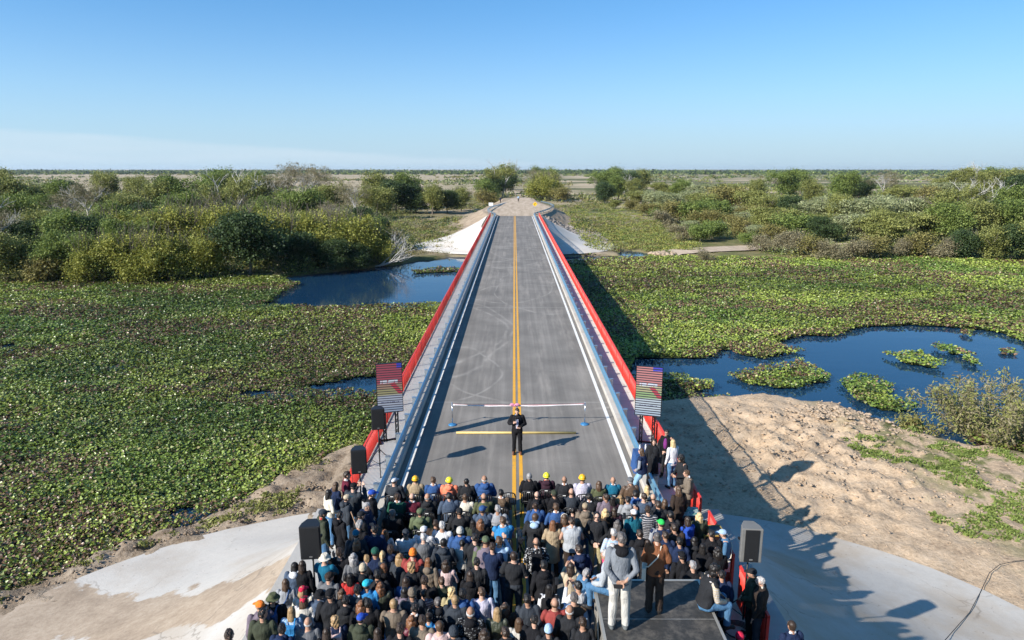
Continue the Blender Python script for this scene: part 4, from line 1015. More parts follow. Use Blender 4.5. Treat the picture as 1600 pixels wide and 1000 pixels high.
def pose_joints(kind):
    """Joints of a 1.75 m figure facing +y, feet on z = 0."""
    J = dict(pel=V3((0, 0, .96)), chest=V3((0, 0, 1.29)), neck=V3((0, -.01, 1.475)), head=V3((0, .03, 1.612)))
    for s, k in ((-1, 'L'), (1, 'R')):
        J['sh'+k] = V3((s*.185, 0, 1.415)); J['el'+k] = V3((s*.25, -.04, 1.14)); J['wr'+k] = V3((s*.255, .06, .89)); J['ft'+k] = V3((s*.245, .10, .80))
        J['hip'+k] = V3((s*.095, 0, .92)); J['kn'+k] = V3((s*.105, .015, .50)); J['an'+k] = V3((s*.115, -.02, .085)); J['to'+k] = V3((s*.135, .14, .035))
    def arm(k, el, wr, ft):
        s = -1 if k == 'L' else 1
        J['el'+k] = V3((s*el[0], el[1], el[2])); J['wr'+k] = V3((s*wr[0], wr[1], wr[2])); J['ft'+k] = V3((s*ft[0], ft[1], ft[2]))
    def upper(dy=0, dz=0, lean=0, zp=.96):
        for n in list(J):
            if n[:2] in ('pe', 'ch', 'ne', 'he', 'sh', 'el', 'wr', 'ft'):
                p = J[n]; J[n] = V3((p.x, p.y + dy + lean*(p.z-zp), p.z + dz))
    if kind == 'front':
        for k in 'LR': arm(k, (.28, .0, 1.15), (.075, .20, .99), (.0, .245, .95))
    elif kind == 'behind':
        for k in 'LR': arm(k, (.255, -.10, 1.14), (.085, -.175, .985), (.01, -.19, .94))
    elif kind == 'phone':
        for k in 'LR': arm(k, (.27, .14, 1.20), (.10, .31, 1.46), (.06, .34, 1.53))
    elif kind == 'phone_one':
        arm('R', (.28, .12, 1.28), (.15, .20, 1.56), (.11, .22, 1.64))
    elif kind == 'crossed':
        for k in 'LR': arm(k, (.275, .06, 1.15), (-.04, .20, 1.17), (-.11, .17, 1.20))
    elif kind == 'speak':
        arm('R', (.29, -.02, 1.16), (.13, .22, 1.24), (.08, .26, 1.29)); arm('L', (.29, -.02, 1.15), (.14, .24, 1.14), (.06, .27, 1.12))
    elif kind in ('sit', 'sit2', 'edge', 'low'):
        for k in 'LR':
            s = -1 if k == 'L' else 1
            J['kn'+k] = V3((s*.15, .44, .50)); J['an'+k] = V3((s*.14, .42, .085)); J['to'+k] = V3((s*.16, .57, .035)); J['hip'+k] = V3((s*.10, .02, .50))
            if kind == 'sit2': arm(k, (.27, .05, 1.14), (-.02, .20, 1.10), (-.10, .17, 1.12))
            elif kind == 'edge': arm(k, (.25, .10, 1.13), (.13, .36, 1.02), (.07, .42, .99))
            else: arm(k, (.27, .05, 1.13), (.13, .28, 1.0), (.11, .37, .985))
        upper(0, -.445, .22 if kind == 'edge' else -.03, .96)
        J['pel'] = V3((0, 0, .515))
        if kind == 'edge':
            for n in J: J[n] = J[n] - V3((0, 0, .40))
    elif kind == 'lean':
        J['hipL'] = V3((-.095, -.02, .86)); J['hipR'] = V3((.095, -.02, .86)); J['knR'] = V3((.12, .22, .50)); J['anR'] = V3((.11, .12, .09)); J['toR'] = V3((.13, .28, .035)); J['knL'] = V3((-.11, .16, .46)); J['anL'] = V3((-.12, .24, .085)); J['toL'] = V3((-.13, .40, .035))
        for k in 'LR': arm(k, (.27, .02, 1.13), (.09, .19, .94), (.03, .24, .91))
        upper(-.02, -.06, .06)
    elif kind == 'look':
        for k in 'LR': arm(k, (.26, .02, 1.13), (.08, .26, 1.08), (.03, .31, 1.10))
        J['head'] = J['head'] + V3((0, .05, -.025)); J['neck'] = J['neck'] + V3((0, .02, 0))
    elif kind == 'walk':
        J['knL'] = V3((-.10, .16, .50)); J['anL'] = V3((-.11, .24, .10)); J['toL'] = V3((-.12, .39, .06)); J['knR'] = V3((.10, -.06, .49)); J['anR'] = V3((.11, -.26, .14)); J['toR'] = V3((.12, -.14, .05))
        arm('L', (.25, -.12, 1.15), (.25, -.10, .90), (.24, -.06, .82)); arm('R', (.25, .06, 1.15), (.24, .22, .95), (.23, .28, .90))
    return J
def torso(mb, J, g, lo, neck=True):
    """Loft from the hips to the neck, grown by g; lo: how far below the pelvis it reaches."""
    pel, ch, nk = J['pel'], J['chest'], J['neck']
    sh = (J['shL']+J['shR'])/2
    R_ = [(pel + V3((0, 0, -lo)), .165+g, .125+g), (pel + V3((0, 0, .0)), .172+g, .128+g), (pel.lerp(ch, .42), .152+g, .113+g), (pel.lerp(ch, .75), .168+g, .122+g), (ch + V3((0, 0, .03)), .182+g, .127+g),
          (sh + V3((0, 0, -.02)), .185+g, .112+g*.8), (sh + V3((0, -.006, .032)), .142+g*.8, .088+g*.7), (nk + V3((0, -.004, -.012)), .090+g*.7, .078+g*.7), (nk + V3((0, 0, .012)), .066+g*.7, .066+g*.7)]
    mb.loft(R_, 20)
    if neck: mb.capsule(nk - V3((0, 0, .06)), .062, J['head'] + V3((0, -.03, -.06)), .056)
def arms(mb, J, g, cuff=0.0, short=None):
    for k in 'LR':
        s, e, w = J['sh'+k], J['el'+k], J['wr'+k]
        if short: mb.capsule(s, .053+g, s.lerp(e, short), .047+g); continue
        mb.capsule(s, .053+g*.9, e, .041+g*.8); mb.capsule(e, .041+g*.8, e.lerp(w, 1-cuff), .030+g*.7)
def hand(mb, w, t, inward):
    d = (t-w); L = max(d.length, .02); d /= L
    side = d.cross(V3((0, 1, 0.2)));  side = side if side.length > .1 else d.cross(V3((1, 0, 0))); side.normalize(); nrm = side.cross(d)
    m = Matrix((side, nrm, d)).transposed()
    c = w + d*.055; mb.ell(c, (.041, .017, .052), 10, 7, m); mb.capsule(w, .027, c, .024, 8)
    for i, (o, ln) in enumerate(((-.031, .060), (-.0105, .072), (.0105, .068), (.031, .052))):
        b = w + d*.098 + side*o; mid = b + d*ln*.55 + nrm*.010*inward; mb.capsule(b - d*.02, .0092, mid, .0088, 6); mb.capsule(mid, .0088, mid + d*ln*.40 + nrm*.022*inward, .0078, 6)
    b = w + d*.035 - side*.034; mid = b + d*.035 - side*.022; mb.capsule(b, .011, mid, .010, 6); mb.capsule(mid, .010, mid + d*.03 + nrm*.012*inward, .009, 6)
def head(mb, c, turn=0.0):
    q = Matrix.Rotation(turn, 3, 'Z')*0.94; P = lambda x, y, z: c + q @ V3((x, y, z))
    mb.ell(P(0, -.008, .022), (.077, .097, .094), 18, 12, q); mb.ell(P(0, .022, -.045), (.058, .068, .066), 14, 9, q)
    mb.ell(P(0, .048, -.088), (.030, .030, .022), 10, 7, q)                       # chin
    mb.capsule(P(0, .086, .018), .010, P(0, .102, -.020), .014, 8)                # nose
    mb.ell(P(0, .078, .035), (.052, .016, .012), 10, 6, q)                        # brow
    mb.ell(P(0, .084, -.055), (.026, .010, .010), 8, 6, q)                        # lips
    for s in (-1, 1):
        mb.ell(P(s*.079, -.006, -.004), (.012, .020, .032), 8, 7, q); mb.ell(P(s*.042, .06, -.015), (.024, .022, .020), 8, 6, q)
BODY = {}; CLOTH = {}
def legs_(mb, J, g):
    pel = J['pel']; mb.ell(pel + V3((0, 0, -.02)), (.172+g, .132+g, .12+g), 16, 10)
    for k in 'LR':
        mb.capsule(J['hip'+k], .088+g, J['kn'+k], .060+g, 12); mb.capsule(J['kn'+k], .060+g, J['an'+k], .042+g*1.25, 12)
def foot(mb, J, k, g):
    a, t = J['an'+k], J['to'+k]; mb.capsule(a, .042+g, a + V3((0, -.02, -.045)), .036+g, 8); mb.capsule(a + V3((0, -.03, -.045)), .034+g, t, .032+g, 10, 1.15)
def assign(me, rule):
    """material_index per face from its centre."""
    n = len(me.polygons); c = np.empty(n*3, np.float32); me.polygons.foreach_get('center', c); me.polygons.foreach_set('material_index', rule(c.reshape(-1, 3)).astype(np.int32)); me.update()
def get_body(pose, turn):
    key = (pose, turn)
    if key not in BODY:
        J = pose_joints(pose); mb = MB(); torso(mb, J, 0, .06); arms(mb, J, 0); legs_(mb, J, -.004); head(mb, J['head'], R(turn))
        for k in 'LR':
            foot(mb, J, k, -.004); hand(mb, J['wr'+k], J['ft'+k], -1 if k == 'L' else 1)
        me = remesh(mb, .0095, 1); h = J['head']; q = Matrix.Rotation(-R(turn), 3, 'Z'); qa = np.array(q)
        def rule(c):
            p = (c - np.array(h)) @ qa.T; r = np.zeros(len(c))
            for s in (-1, 1): r[((p[:, 0]-s*.032)/.013)**2 + ((p[:, 2]-.012)/.009)**2 + (p[:, 1] < .06)*9 < 1] = 1
            r[(p[:, 1] > .055) & (np.abs(p[:, 0]) < .024) & (np.abs(p[:, 2]+.055) < .008)] = 2
            return r
        assign(me, rule)
        for _ in range(3): me.materials.append(None)
        BODY[key] = (me, J)
    return BODY[key]
def get_cloth(pose, kind):
    key = (pose, kind)
    if key not in CLOTH:
        _, J = get_body(pose, 0) if (pose, 0) in BODY else (None, pose_joints(pose))
        mb = MB(); sd = len(pose)*7 + len(kind)*13; sitting = pose in ('sit', 'sit2', 'edge')
        wr = .012
        if kind in ('shirt', 'jacket', 'puffer'):
            g = {'shirt': .018, 'jacket': .030, 'puffer': .042}[kind]
            torso(mb, J, g, .02 if sitting else .10, False); arms(mb, J, g*.95, .06)
            if kind != 'shirt': mb.capsule(J['neck'] + V3((-.05, .01, .02)), .045, J['neck'] + V3((.05, .01, .02)), .045)
            wr = {'shirt': .010, 'jacket': .012, 'puffer': .008}[kind]
        elif kind == 'hoodie':
            torso(mb, J, .028, .02 if sitting else .09, False); arms(mb, J, .026, .06)
            mb.ell(J['neck'] + V3((0, -.085, -.015)), (.125, .075, .085), 16, 10); mb.capsule(J['neck'] + V3((-.07, .0, .02)), .04, J['neck'] + V3((.07, .0, .02)), .04)
        elif kind == 'hood':
            mb.ell(J['neck'] + V3((0, -.10, -.012)), (.115, .075, .080), 16, 10); mb.capsule(J['neck'] + V3((-.085, -.02, .025)), .04, J['neck'] + V3((.085, -.02, .025)), .04); mb.capsule(J['neck'] + V3((-.08, .03, .0)), .035, J['neck'] + V3((.08, .03, .0)), .035)
        elif kind == 'tee':
            torso(mb, J, .020, .02 if sitting else .09, False); arms(mb, J, .018, 0, .72)
        elif kind == 'vest':
            torso(mb, J, .045, .02 if sitting else .08, False)
            for k in 'LR': mb.capsule(J['sh'+k] - V3((0, 0, .0)), .075, J['sh'+k].lerp(J['el'+k], .12), .072)
        elif kind == 'coat':
            torso(mb, J, .034, .08, False); arms(mb, J, .032, .05); p = J['pel']
            mb.loft([(p + V3((0, .0, -.40)), .235, .185), (p + V3((0, 0, -.2)), .215, .17), (p, .205, .16), (p + V3((0, 0, .12)), .185, .145)], 20)
            mb.capsule(J['neck'] + V3((-.05, .01, .02)), .045, J['neck'] + V3((.05, .01, .02)), .045)
        elif kind == 'dress':
            p = J['pel']; mb.loft([(p + V3((0, 0, -.86)), .22, .19), (p + V3((0, 0, -.4)), .205, .17), (p, .20, .155), (p + V3((0, 0, .2)), .175, .135)], 20); torso(mb, J, .022, .02, False); wr = .008
        elif kind == 'collar':
            n = J['neck']; mb.capsule(n + V3((-.045, -.012, .028)), .037, n + V3((.045, -.012, .028)), .037); mb.capsule(n + V3((-.05, .02, .012)), .034, n + V3((.05, .02, .012)), .034); wr = 0
        elif kind in ('trousers', 'wide'):
            g = .020 if kind == 'trousers' else .034
            legs_(mb, J, g)
            for k in 'LR': foot(mb, J, k, .008)
        elif kind == 'pack':
            c = (J['chest']+J['pel'])/2 + V3((0, -.23, .10)); mb.box(c, (.27, .14, .40)); mb.box(c + V3((0, -.08, -.06)), (.22, .08, .22))
            for s in (-1, 1): mb.tube([c + V3((s*.1, .05, .18)), J['neck'] + V3((s*.105, -.06, .03)), J['neck'] + V3((s*.115, .12, -.06)), c + V3((s*.12, .2, -.1))], .018, 6)
        elif kind == 'strap':
            mb.tube([J['neck'] + V3((.10, -.055, .02)), J['chest'] + V3((.03, -.175, .0)), J['pel'] + V3((-.16, -.15, .10)), J['pel'] + V3((-.215, 0, .02)), J['pel'] + V3((-.12, .17, .1)), J['chest'] + V3((.06, .17, .02)), J['neck'] + V3((.11, .05, .01))], .016, 6)
            mb.box(J['pel'] + V3((-.25, -.02, -.08)), (.09, .24, .26)); wr = 0
        me = remesh(mb, .0105 if kind not in ('collar', 'strap') else .008, 3, wr, sd, (9, 9, 8) if kind in ('trousers', 'wide', 'dress', 'coat') else ((3, 3, 20) if kind == 'puffer' else (7, 7, 5)))
        if kind in ('trousers', 'wide'):
            zf = min(J['anL'].z, J['anR'].z)
            assign(me, lambda c: (c[:, 2] < zf + .012).astype(float)); me.materials.append(None)
        me.materials.append(None); CLOTH[key] = me
    return CLOTH[key]
# hair and headgear, about the centre of the head, facing +y
HEADW = {}
def get_hair(kind):
    if kind in HEADW: return HEADW[kind]
    mb = MB(); vox = .0085; wr = .004; ws = (26, 26, 12); sm = 1
    def cap_hair(b=1.0):
        mb.ell((0, -.018, .036), (.086*b, .099*b, .088*b), 16, 10); mb.ell((0, -.045, -.012), (.080*b, .066*b, .072*b), 14, 9)
        for s in (-1, 1): mb.capsule((s*.074, .0, .0), .016, (s*.073, .035, .035), .014, 8)
    if kind == 'short': mb.ell((0, -.016, .038), (.084, .097, .086), 16, 10); mb.ell((.012, -.05, .0), (.074, .060, .060), 14, 9); mb.ell((-.02, .02, .085), (.05, .06, .042), 10, 8); wr = .010; ws = (44, 44, 30); sm = 0
    elif kind == 'crop': cap_hair(.975); wr = .002
    elif kind == 'fringe':
        for s in (-1, 1): mb.ell((s*.068, -.018, -.008), (.018, .055, .040), 10, 8)
        mb.ell((0, -.075, -.018), (.068, .030, .044), 12, 8)
    elif kind in ('long', 'wavy', 'straight'):
        cap_hair(1.04); b = {'long': 1.0, 'wavy': 1.18, 'straight': .95}[kind]; L = {'long': -.27, 'wavy': -.25, 'straight': -.40}[kind]
        mb.loft([((0, -.095, L), .055*b, .024), ((0, -.105, L*.7), .088*b, .042*b), ((0, -.09, L*.3), .098*b, .058*b), ((0, -.05, 0), .092*b, .075*b), ((0, -.02, .05), .07, .07)], 16)
        for s in (-1, 1): mb.capsule((s*.080*b, .005, .02), .024*b, (s*.088*b, -.035, -.17), .030*b, 8)
        wr = .012 if kind == 'wavy' else .006; ws = (34, 34, 5) if kind != 'wavy' else (24, 24, 20)
    elif kind == 'pony':
        cap_hair(1.01); mb.ell((0, -.125, .035), (.030, .030, .028)); mb.tube([(0, -.125, .035), (0, -.165, .0), (0, -.165, -.10), (0, -.145, -.22), (0, -.13, -.30)], [.026, .034, .040, .032, .012], 10)
    elif kind == 'bun':
        cap_hair(1.01); mb.ell((0, -.095, .085), (.048, .046, .044)); wr = .006
    elif kind == 'clip':
        cap_hair(1.03); mb.ell((0, -.112, .03), (.058, .038, .062)); wr = .010; ws = (30, 30, 26)
    elif kind == 'curly':
        cap_hair(1.22); mb.ell((0, -.05, -.05), (.108, .082, .10)); wr = .018; ws = (26, 26, 26); sm = 0
    elif kind == 'under':                                            # what shows below a cap
        mb.ell((0, -.04, -.012), (.081, .068, .058), 14, 9)
    elif kind == 'cap':
        mb.loft([((0, -.008, .018), .091, .110), ((0, -.010, .055), .091, .109), ((0, -.012, .090), .078, .092), ((0, -.012, .112), .052, .062), ((0, -.012, .121), .02, .024)], 20)
        mb.ell((0, .115, .030), (.072, .078, .010), 16, 7, Matrix.Rotation(R(-12), 3, 'X')); mb.ell((0, -.012, .124), (.010, .010, .006)); wr = 0; sm = 2
    elif kind == 'flatcap':
        mb.ell((0, -.004, .062), (.100, .118, .062), 18, 10); mb.ell((0, .105, .034), (.066, .045, .010), 14, 7); mb.loft([((0, -.01, .01), .088, .104), ((0, -.01, .05), .092, .110)], 18); wr = .002
    elif kind == 'beanie':
        mb.loft([((0, -.012, .0), .094, .112), ((0, -.014, .035), .096, .114)], 20); mb.ell((0, -.016, .055), (.090, .108, .095), 18, 12); wr = .002; ws = (60, 60, 4)
    elif kind == 'bucket':
        mb.loft([((0, -.008, .0), .150, .165), ((0, -.008, .012), .146, .162), ((0, -.008, .035), .098, .116), ((0, -.010, .095), .086, .100), ((0, -.010, .118), .066, .078)], 24); wr = .002; sm = 2
    elif kind == 'hardhat':
        mb.loft([((0, .0, .012), .122, .142), ((0, .0, .026), .122, .140), ((0, -.008, .032), .108, .126), ((0, -.010, .075), .104, .121), ((0, -.010, .112), .084, .098), ((0, -.010, .136), .050, .06), ((0, -.010, .144), .02, .024)], 24)
        mb.ell((0, .128, .022), (.075, .05, .009), 16, 7); mb.tube([(0, -.115, .07), (0, -.08, .125), (0, -.01, .149), (0, .06, .126), (0, .10, .07)], .012, 8); wr = 0; sm = 1
    elif kind == 'headband':
        mb.tube([(math.cos(a)*.094*1, -.01 + .0*math.sin(a), .03 + math.sin(a)*.098) for a in np.linspace(0, PI, 14)], .012, 8); vox = .006; wr = 0
    elif kind == 'shades':
        for s in (-1, 1): mb.ell((s*.033, .094, .014), (.027, .008, .019), 10, 7); mb.tube([(s*.06, .088, .016), (s*.08, .05, .016), (s*.084, .0, .012)], .0035, 5)
        mb.tube([(-.012, .101, .017), (.012, .101, .017)], .004, 5); vox = .004; wr = 0
    me = remesh(mb, vox, sm, wr, len(kind)*3, ws); me.materials.append(None); HEADW[kind] = me
    return me

def remesh_m(mb):
    me = remesh(mb, .012, 1); me.materials.append(None); return me
# ---- cloth, skin and hair materials, one per colour
COLS = {'black': (.012, .012, .014), 'charcoal': (.020, .021, .024), 'slate': (.036, .043, .054), 'grey': (.12, .125, .135), 'lightgrey': (.27, .28, .30), 'sweat': (.17, .185, .205), 'silver': (.34, .36, .38), 'white': (.66, .66, .67), 'cream': (.62, .57, .47), 'beige': (.46, .38, .27), 'tan': (.33, .255, .165),
        'taupe': (.165, .132, .100), 'brown': (.105, .068, .045), 'dkbrown': (.040, .028, .022), 'rust': (.19, .075, .035), 'maroon': (.105, .015, .030), 'plum': (.040, .018, .028), 'red': (.42, .035, .032), 'brick': (.25, .050, .045), 'crimson': (.58, .025, .065), 'coral': (.78, .21, .12), 'pink': (.55, .40, .385), 'lilac': (.50, .48, .58), 'hotpink': (.62, .06, .14),
        'navy': (.014, .024, .060), 'blue': (.035, .085, .22), 'royal': (.025, .075, .38), 'azure': (.035, .21, .46), 'sky': (.34, .47, .63), 'denim': (.065, .15, .26), 'jeans': (.075, .165, .29), 'ltjeans': (.22, .38, .52), 'teal': (.010, .095, .135), 'tealblue': (.012, .12, .20), 'turquoise': (.03, .40, .52),
        'green': (.020, .085, .060), 'kelly': (.03, .48, .09), 'olive': (.085, .095, .050), 'army': (.100, .125, .070), 'dkolive': (.045, .052, .034), 'khaki': (.34, .29, .165), 'steel': (.060, .085, .130), 'yellow': (.82, .72, .035), 'amber': (.80, .42, .02), 'orange': (.80, .19, .03), 'purple': (.17, .03, .16), 'offwhite': (.46, .44, .40), 'mauve': (.16, .13, .16)}
CM = {}
def cloth(col, pat=None):
    key = (col, pat)
    if key not in CM:
        c = COLS[col]; t = NT('cloth_'+col); p = t.pos(obj=True); n = t.noise(p, 4.5, 6, .65)
        a = t.mix(n, tuple(v*.62 for v in c), tuple(min(1, v*1.35) for v in c))
        if pat in ('stripe', 'zig', 'thin'):
            w = t.n('ShaderNodeTexWave', bands_direction='Z'); t.l(p, w.inputs[0]); w.inputs['Scale'].default_value = {'stripe': 5, 'zig': 6, 'thin': 7}[pat]; w.inputs['Distortion'].default_value = 3.5 if pat == 'zig' else .6
            a = t.mix(t.step(w.outputs['Fac'], .62 if pat != 'thin' else .80, .72 if pat != 'thin' else .86), a, (.45, .43, .44))
        elif pat in ('check', 'print', 'fleck'):
            b = t.noise(t.pos((1, 1, 1), True), 26 if pat != 'fleck' else 60, 2, .5); a = t.mix(t.step(b, .54 if pat == 'print' else .57, .60), a, {'check': (.20, .21, .22), 'print': (.45, .46, .47), 'fleck': (.20, .15, .10)}[pat])
        elif pat == 'leather': pass
        t.bump(t.math('ADD', t.noise(t.pos((1, 1, .45), True), 13, 4, .6, 1.2), t.math('MULTIPLY', t.noise(p, 90, 2), .1)), .75, .035)
        CM[key] = t.out(a, .38 if pat == 'leather' else .9, .45 if pat == 'leather' else .15)
    return CM[key]
SHELL = {}
def shell(col):
    if col not in SHELL: c = COLS[col]; t = NT('helmet_'+col); SHELL[col] = t.out(t.mix(t.noise(t.pos(obj=True), 8, 3), tuple(v*.93 for v in c), c), .35, .4)
    return SHELL[col]
def skin_m(name, c):
    t = NT(name); n = t.noise(t.pos(obj=True), 12, 3); return t.out(t.mix(n, tuple(v*.88 for v in c), tuple(min(1, v*1.08) for v in c)), .55, .3)
SKINS = [skin_m('skin_a', (.46, .27, .19)), skin_m('skin_b', (.40, .225, .15)), skin_m('skin_c', (.33, .18, .115)), skin_m('skin_d', (.52, .32, .235))]
EYE = simple('eye', (.02, .015, .012), .3, .5); LIP = simple('lips', (.30, .10, .085), .5, .3); SHOE = simple('shoe', (.02, .018, .017), .6, .3); SNEAKER = simple('sneaker', (.13, .14, .14), .7, .2)
def hair_m(name, c):
    t = NT('hair_'+name); p = t.pos((1, 1, .25), True); n = t.noise(p, 70, 3, .6); t.bump(n, .5, .006)
    return t.out(t.mix(n, tuple(v*.45 for v in c), tuple(min(1, v*2.0) for v in c)), .45, .4)
HM = {k: hair_m(k, c) for k, c in dict(k=(.012, .010, .009), d=(.030, .019, .013), b=(.065, .038, .022), a=(.135, .060, .028), l=(.24, .155, .075), y=(.42, .30, .15), g=(.22, .21, .205), w=(.33, .315, .30), s=(.085, .075, .07)).items()}
HATS = {'cap', 'flatcap', 'beanie', 'bucket', 'hardhat'}
HATNAME = {'cap': 'cap', 'flatcap': 'flat_cap', 'beanie': 'knit_cap', 'bucket': 'brimmed_hat', 'hardhat': 'hard_hat'}
TOPNAME = {'shirt': 'shirt', 'jacket': 'jacket', 'puffer': 'padded_jacket', 'hoodie': 'hooded_top', 'tee': 'tee_shirt', 'coat': 'coat', 'vest': 'vest', 'dress': 'dress', 'wide': 'trousers', 'hood': 'hood', 'collar': 'collar', 'pack': 'backpack', 'strap': 'shoulder_bag'}
def lo(name, me, mats, parent):
    o = bpy.data.objects.new(name, me); COL.objects.link(o); o.parent = parent
    for i, m in enumerate(mats): o.material_slots[i].link = 'OBJECT'; o.material_slots[i].material = m
    return o
prng = random.Random(11)
def place_person(P, pose, rot, hair, top, label, legs='charcoal', turn=0, scale=1.0, extra='', group=None, female=False, cat='person', shoe=None, wide=False):
    """hair 'kind/colour[/hatcolour]'; top 'kind/colour[/pattern]'; extra: words naming hood/collar/vest/pack colours."""
    me, J = get_body(pose, turn)
    o = bpy.data.objects.new('person', me); COL.objects.link(o)
    mats = (prng.choice(SKINS), EYE, LIP)
    for i, m in enumerate(mats): o.material_slots[i].link = 'OBJECT'; o.material_slots[i].material = m
    s = scale*(.94 if female else 1.0); wx = s*(prng.uniform(.84, .95) if female else prng.uniform(.92, 1.06))
    o.location = P; o.rotation_euler = (0, 0, R(rot)); o.scale = (wx, wx, s)
    tag(o, label, cat, group)
    tk = top.split('/'); lo(TOPNAME[tk[0]], get_cloth(pose, tk[0]), (cloth(tk[1], tk[2] if len(tk) > 2 else None),), o)
    if tk[0] != 'dress' or True:
        lo('trousers', get_cloth(pose, 'wide' if wide else 'trousers'), (cloth(legs), shoe or SHOE), o)
    hk = hair.split('/'); hp = J['head']
    def hw(kind, mat, name):
        q = lo(name, get_hair(kind), (mat,), o); q.location = hp; q.rotation_euler = (0, 0, R(turn)); hv = prng.uniform(.90, .97); q.scale = (hv, hv, hv) if kind not in ('headband', 'shades') else (.94, .94, .94); return q
    if hk[0] in HATS:
        hw(hk[0], shell(hk[2]) if hk[0] == 'hardhat' else cloth(hk[2]), HATNAME[hk[0]])
        uk = hk[3] if len(hk) > 3 else 'under'
        hw(uk, HM[hk[1]], 'hair')
    elif hk[0] != 'bald': hw(hk[0], HM[hk[1]], 'hair')
    if tk[0] in ('jacket', 'puffer') and 'hood' not in extra and 'pack' not in extra and 'collar' not in extra and prng.random() < .30: extra += ' hood:' + tk[1]
    for e in extra.split():
        k, c = e.split(':')
        if k == 'vest': lo('vest', get_cloth(pose, 'vest'), (cloth(*c.split('/')),), o)
        elif k in ('hood', 'collar', 'pack', 'strap'): lo(TOPNAME[k], get_cloth(pose, k), (cloth(*c.split('/')),), o)
        elif k == 'front':
            fr_ = MB(); fr_.ell((0, .118, 1.24), (.085, .062, .21), 14, 9); lo('shirt_front', HEADW['front_'] if 'front_' in HEADW else HEADW.setdefault('front_', remesh_m(fr_)), (cloth(c),), o)
        elif k == 'shades': hw('shades', BLACK_PLASTIC, 'sunglasses')
        elif k == 'band': hw('headband', cloth(c), 'headband')
    return o, J, s
SITZ = 1.612 - .445; STZ = 1.612
def by_head(px, py, pose, scale=1.0, ground=0.0):
    z = {'sit': SITZ, 'sit2': SITZ, 'edge': SITZ-.40, 'lean': 1.59}.get(pose, STZ)*scale + ground
    p = at(px, py, z); return V3((p.x, p.y, ground))
# ------------------------------------------------------------------ the crowd: head position in the photograph, pose, turn, hair, top, label
G1 = 'seated guests facing the road'; G2 = 'people standing behind the chairs'; G3 = 'people at the right end of the bridge'; G4 = 'people at the left of the chairs'
S = []     # seated
def seat(px, py, hair, top, label, extra='', legs='charcoal', rot=0, turn=0, f=False, pose='sit'): S.append((px, py, hair, top, label, extra, legs, rot, turn, f, pose))
# front row
seat(616, 752, 'cap/d/white', 'jacket/slate', 'seated person in white cap and dark slate jacket, left end of front row', rot=-8, turn=-30)
seat(649, 750, 'hardhat/d/amber', 'jacket/tan', 'seated person in tan jacket and amber hard hat')
seat(677, 751, 'short/b', 'jacket/blue', 'seated person in blue suit jacket between the amber and yellow hard hats', 'collar:white')
seat(702, 752, 'hardhat/d/yellow', 'jacket/coral', 'seated person in coral orange jacket and yellow hard hat')
seat(729, 753, 'crop/k', 'jacket/charcoal', 'seated person in charcoal jacket beside the coral orange jacket')
seat(757, 749, 'fringe/w', 'puffer/blue', 'seated person in blue padded jacket nearest the yellow line, front row')
seat(827, 745, 'crop/g', 'jacket/black', 'seated person in black suit just right of the yellow line, front row')
seat(854, 745, 'hardhat/k/yellow', 'hoodie/plum', 'seated person in plum hooded top and yellow hard hat', 'collar:coral')
seat(882, 750, 'fringe/b', 'jacket/charcoal', 'seated person in dark suit with white collar between two hard hats', 'collar:white')
seat(910, 748, 'hardhat/d/amber', 'shirt/lilac', 'seated person in pale lilac shirt and amber hard hat')
seat(936, 757, 'long/b', 'shirt/olive', 'seated person in olive green top beside the pale lilac shirt', f=True)
seat(958, 751, 'bald/g', 'jacket/tealblue', 'seated person in teal blue jacket, front row', 'collar:white')
seat(985, 752, 'flatcap/g/grey', 'jacket/brown/leather', 'seated person in brown leather jacket and grey cap')
seat(1011, 764, 'long/y', 'shirt/cream', 'seated person in cream top at right end of front row', f=True)
# second row
seat(621, 777, 'short/d', 'shirt/green', 'seated person in green sweater with white collar', 'collar:white', turn=-30)
seat(644, 777, 'fringe/d', 'shirt/maroon', 'seated person in maroon sweater with white collar', 'collar:white')
seat(668, 777, 'fringe/g', 'jacket/charcoal', 'seated person in charcoal jacket right of the maroon sweater')
seat(702, 776, 'short/k', 'jacket/steel', 'seated person in slate blue jacket behind the coral orange jacket')
seat(727, 777, 'crop/b', 'tee/cream/None', 'seated person in cream shirt with lettering across the back')
seat(756, 777, 'fringe/d', 'shirt/olive', 'seated person in olive sweater behind the blue padded jacket')
seat(783, 771, 'short/k', 'jacket/brown/fleck', 'seated person in brown tweed jacket beside the empty chair', 'collar:white')
seat(839, 774, 'fringe/d', 'jacket/black', 'seated person in black jacket behind the black suit, second row')
seat(866, 772, 'cap/d/dkolive', 'jacket/black', 'seated person in black jacket and dark green cap')
seat(893, 769, 'fringe/b', 'shirt/slate', 'seated person in slate grey sweater behind the dark suit')
seat(921, 777, 'short/k', 'jacket/charcoal', 'seated person in charcoal jacket with white collar behind the lilac shirt', 'collar:white')
seat(947, 778, 'short/d', 'jacket/mauve', 'seated person in brownish mauve jacket behind the olive top', turn=40)
seat(957, 781, 'straight/k', 'shirt/plum', 'seated person in dark plum top behind the teal blue jacket', f=True)
seat(969, 779, 'wavy/l', 'jacket/dkbrown', 'seated person in dark brown jacket right of the plum top', f=True)
seat(981, 782, 'short/k', 'hoodie/lightgrey', 'seated person in light grey hooded top behind the brown leather jacket')
seat(993, 773, 'short/k', 'jacket/blue', 'seated person in blue jacket behind the brown leather jacket')
seat(1006, 777, 'short/d', 'tee/steel', 'seated person in blue grey tee shirt near the right kerb', turn=30)
seat(1021, 778, 'fringe/b', 'jacket/slate', 'seated person in slate jacket looking back, right end of second row', turn=-40)
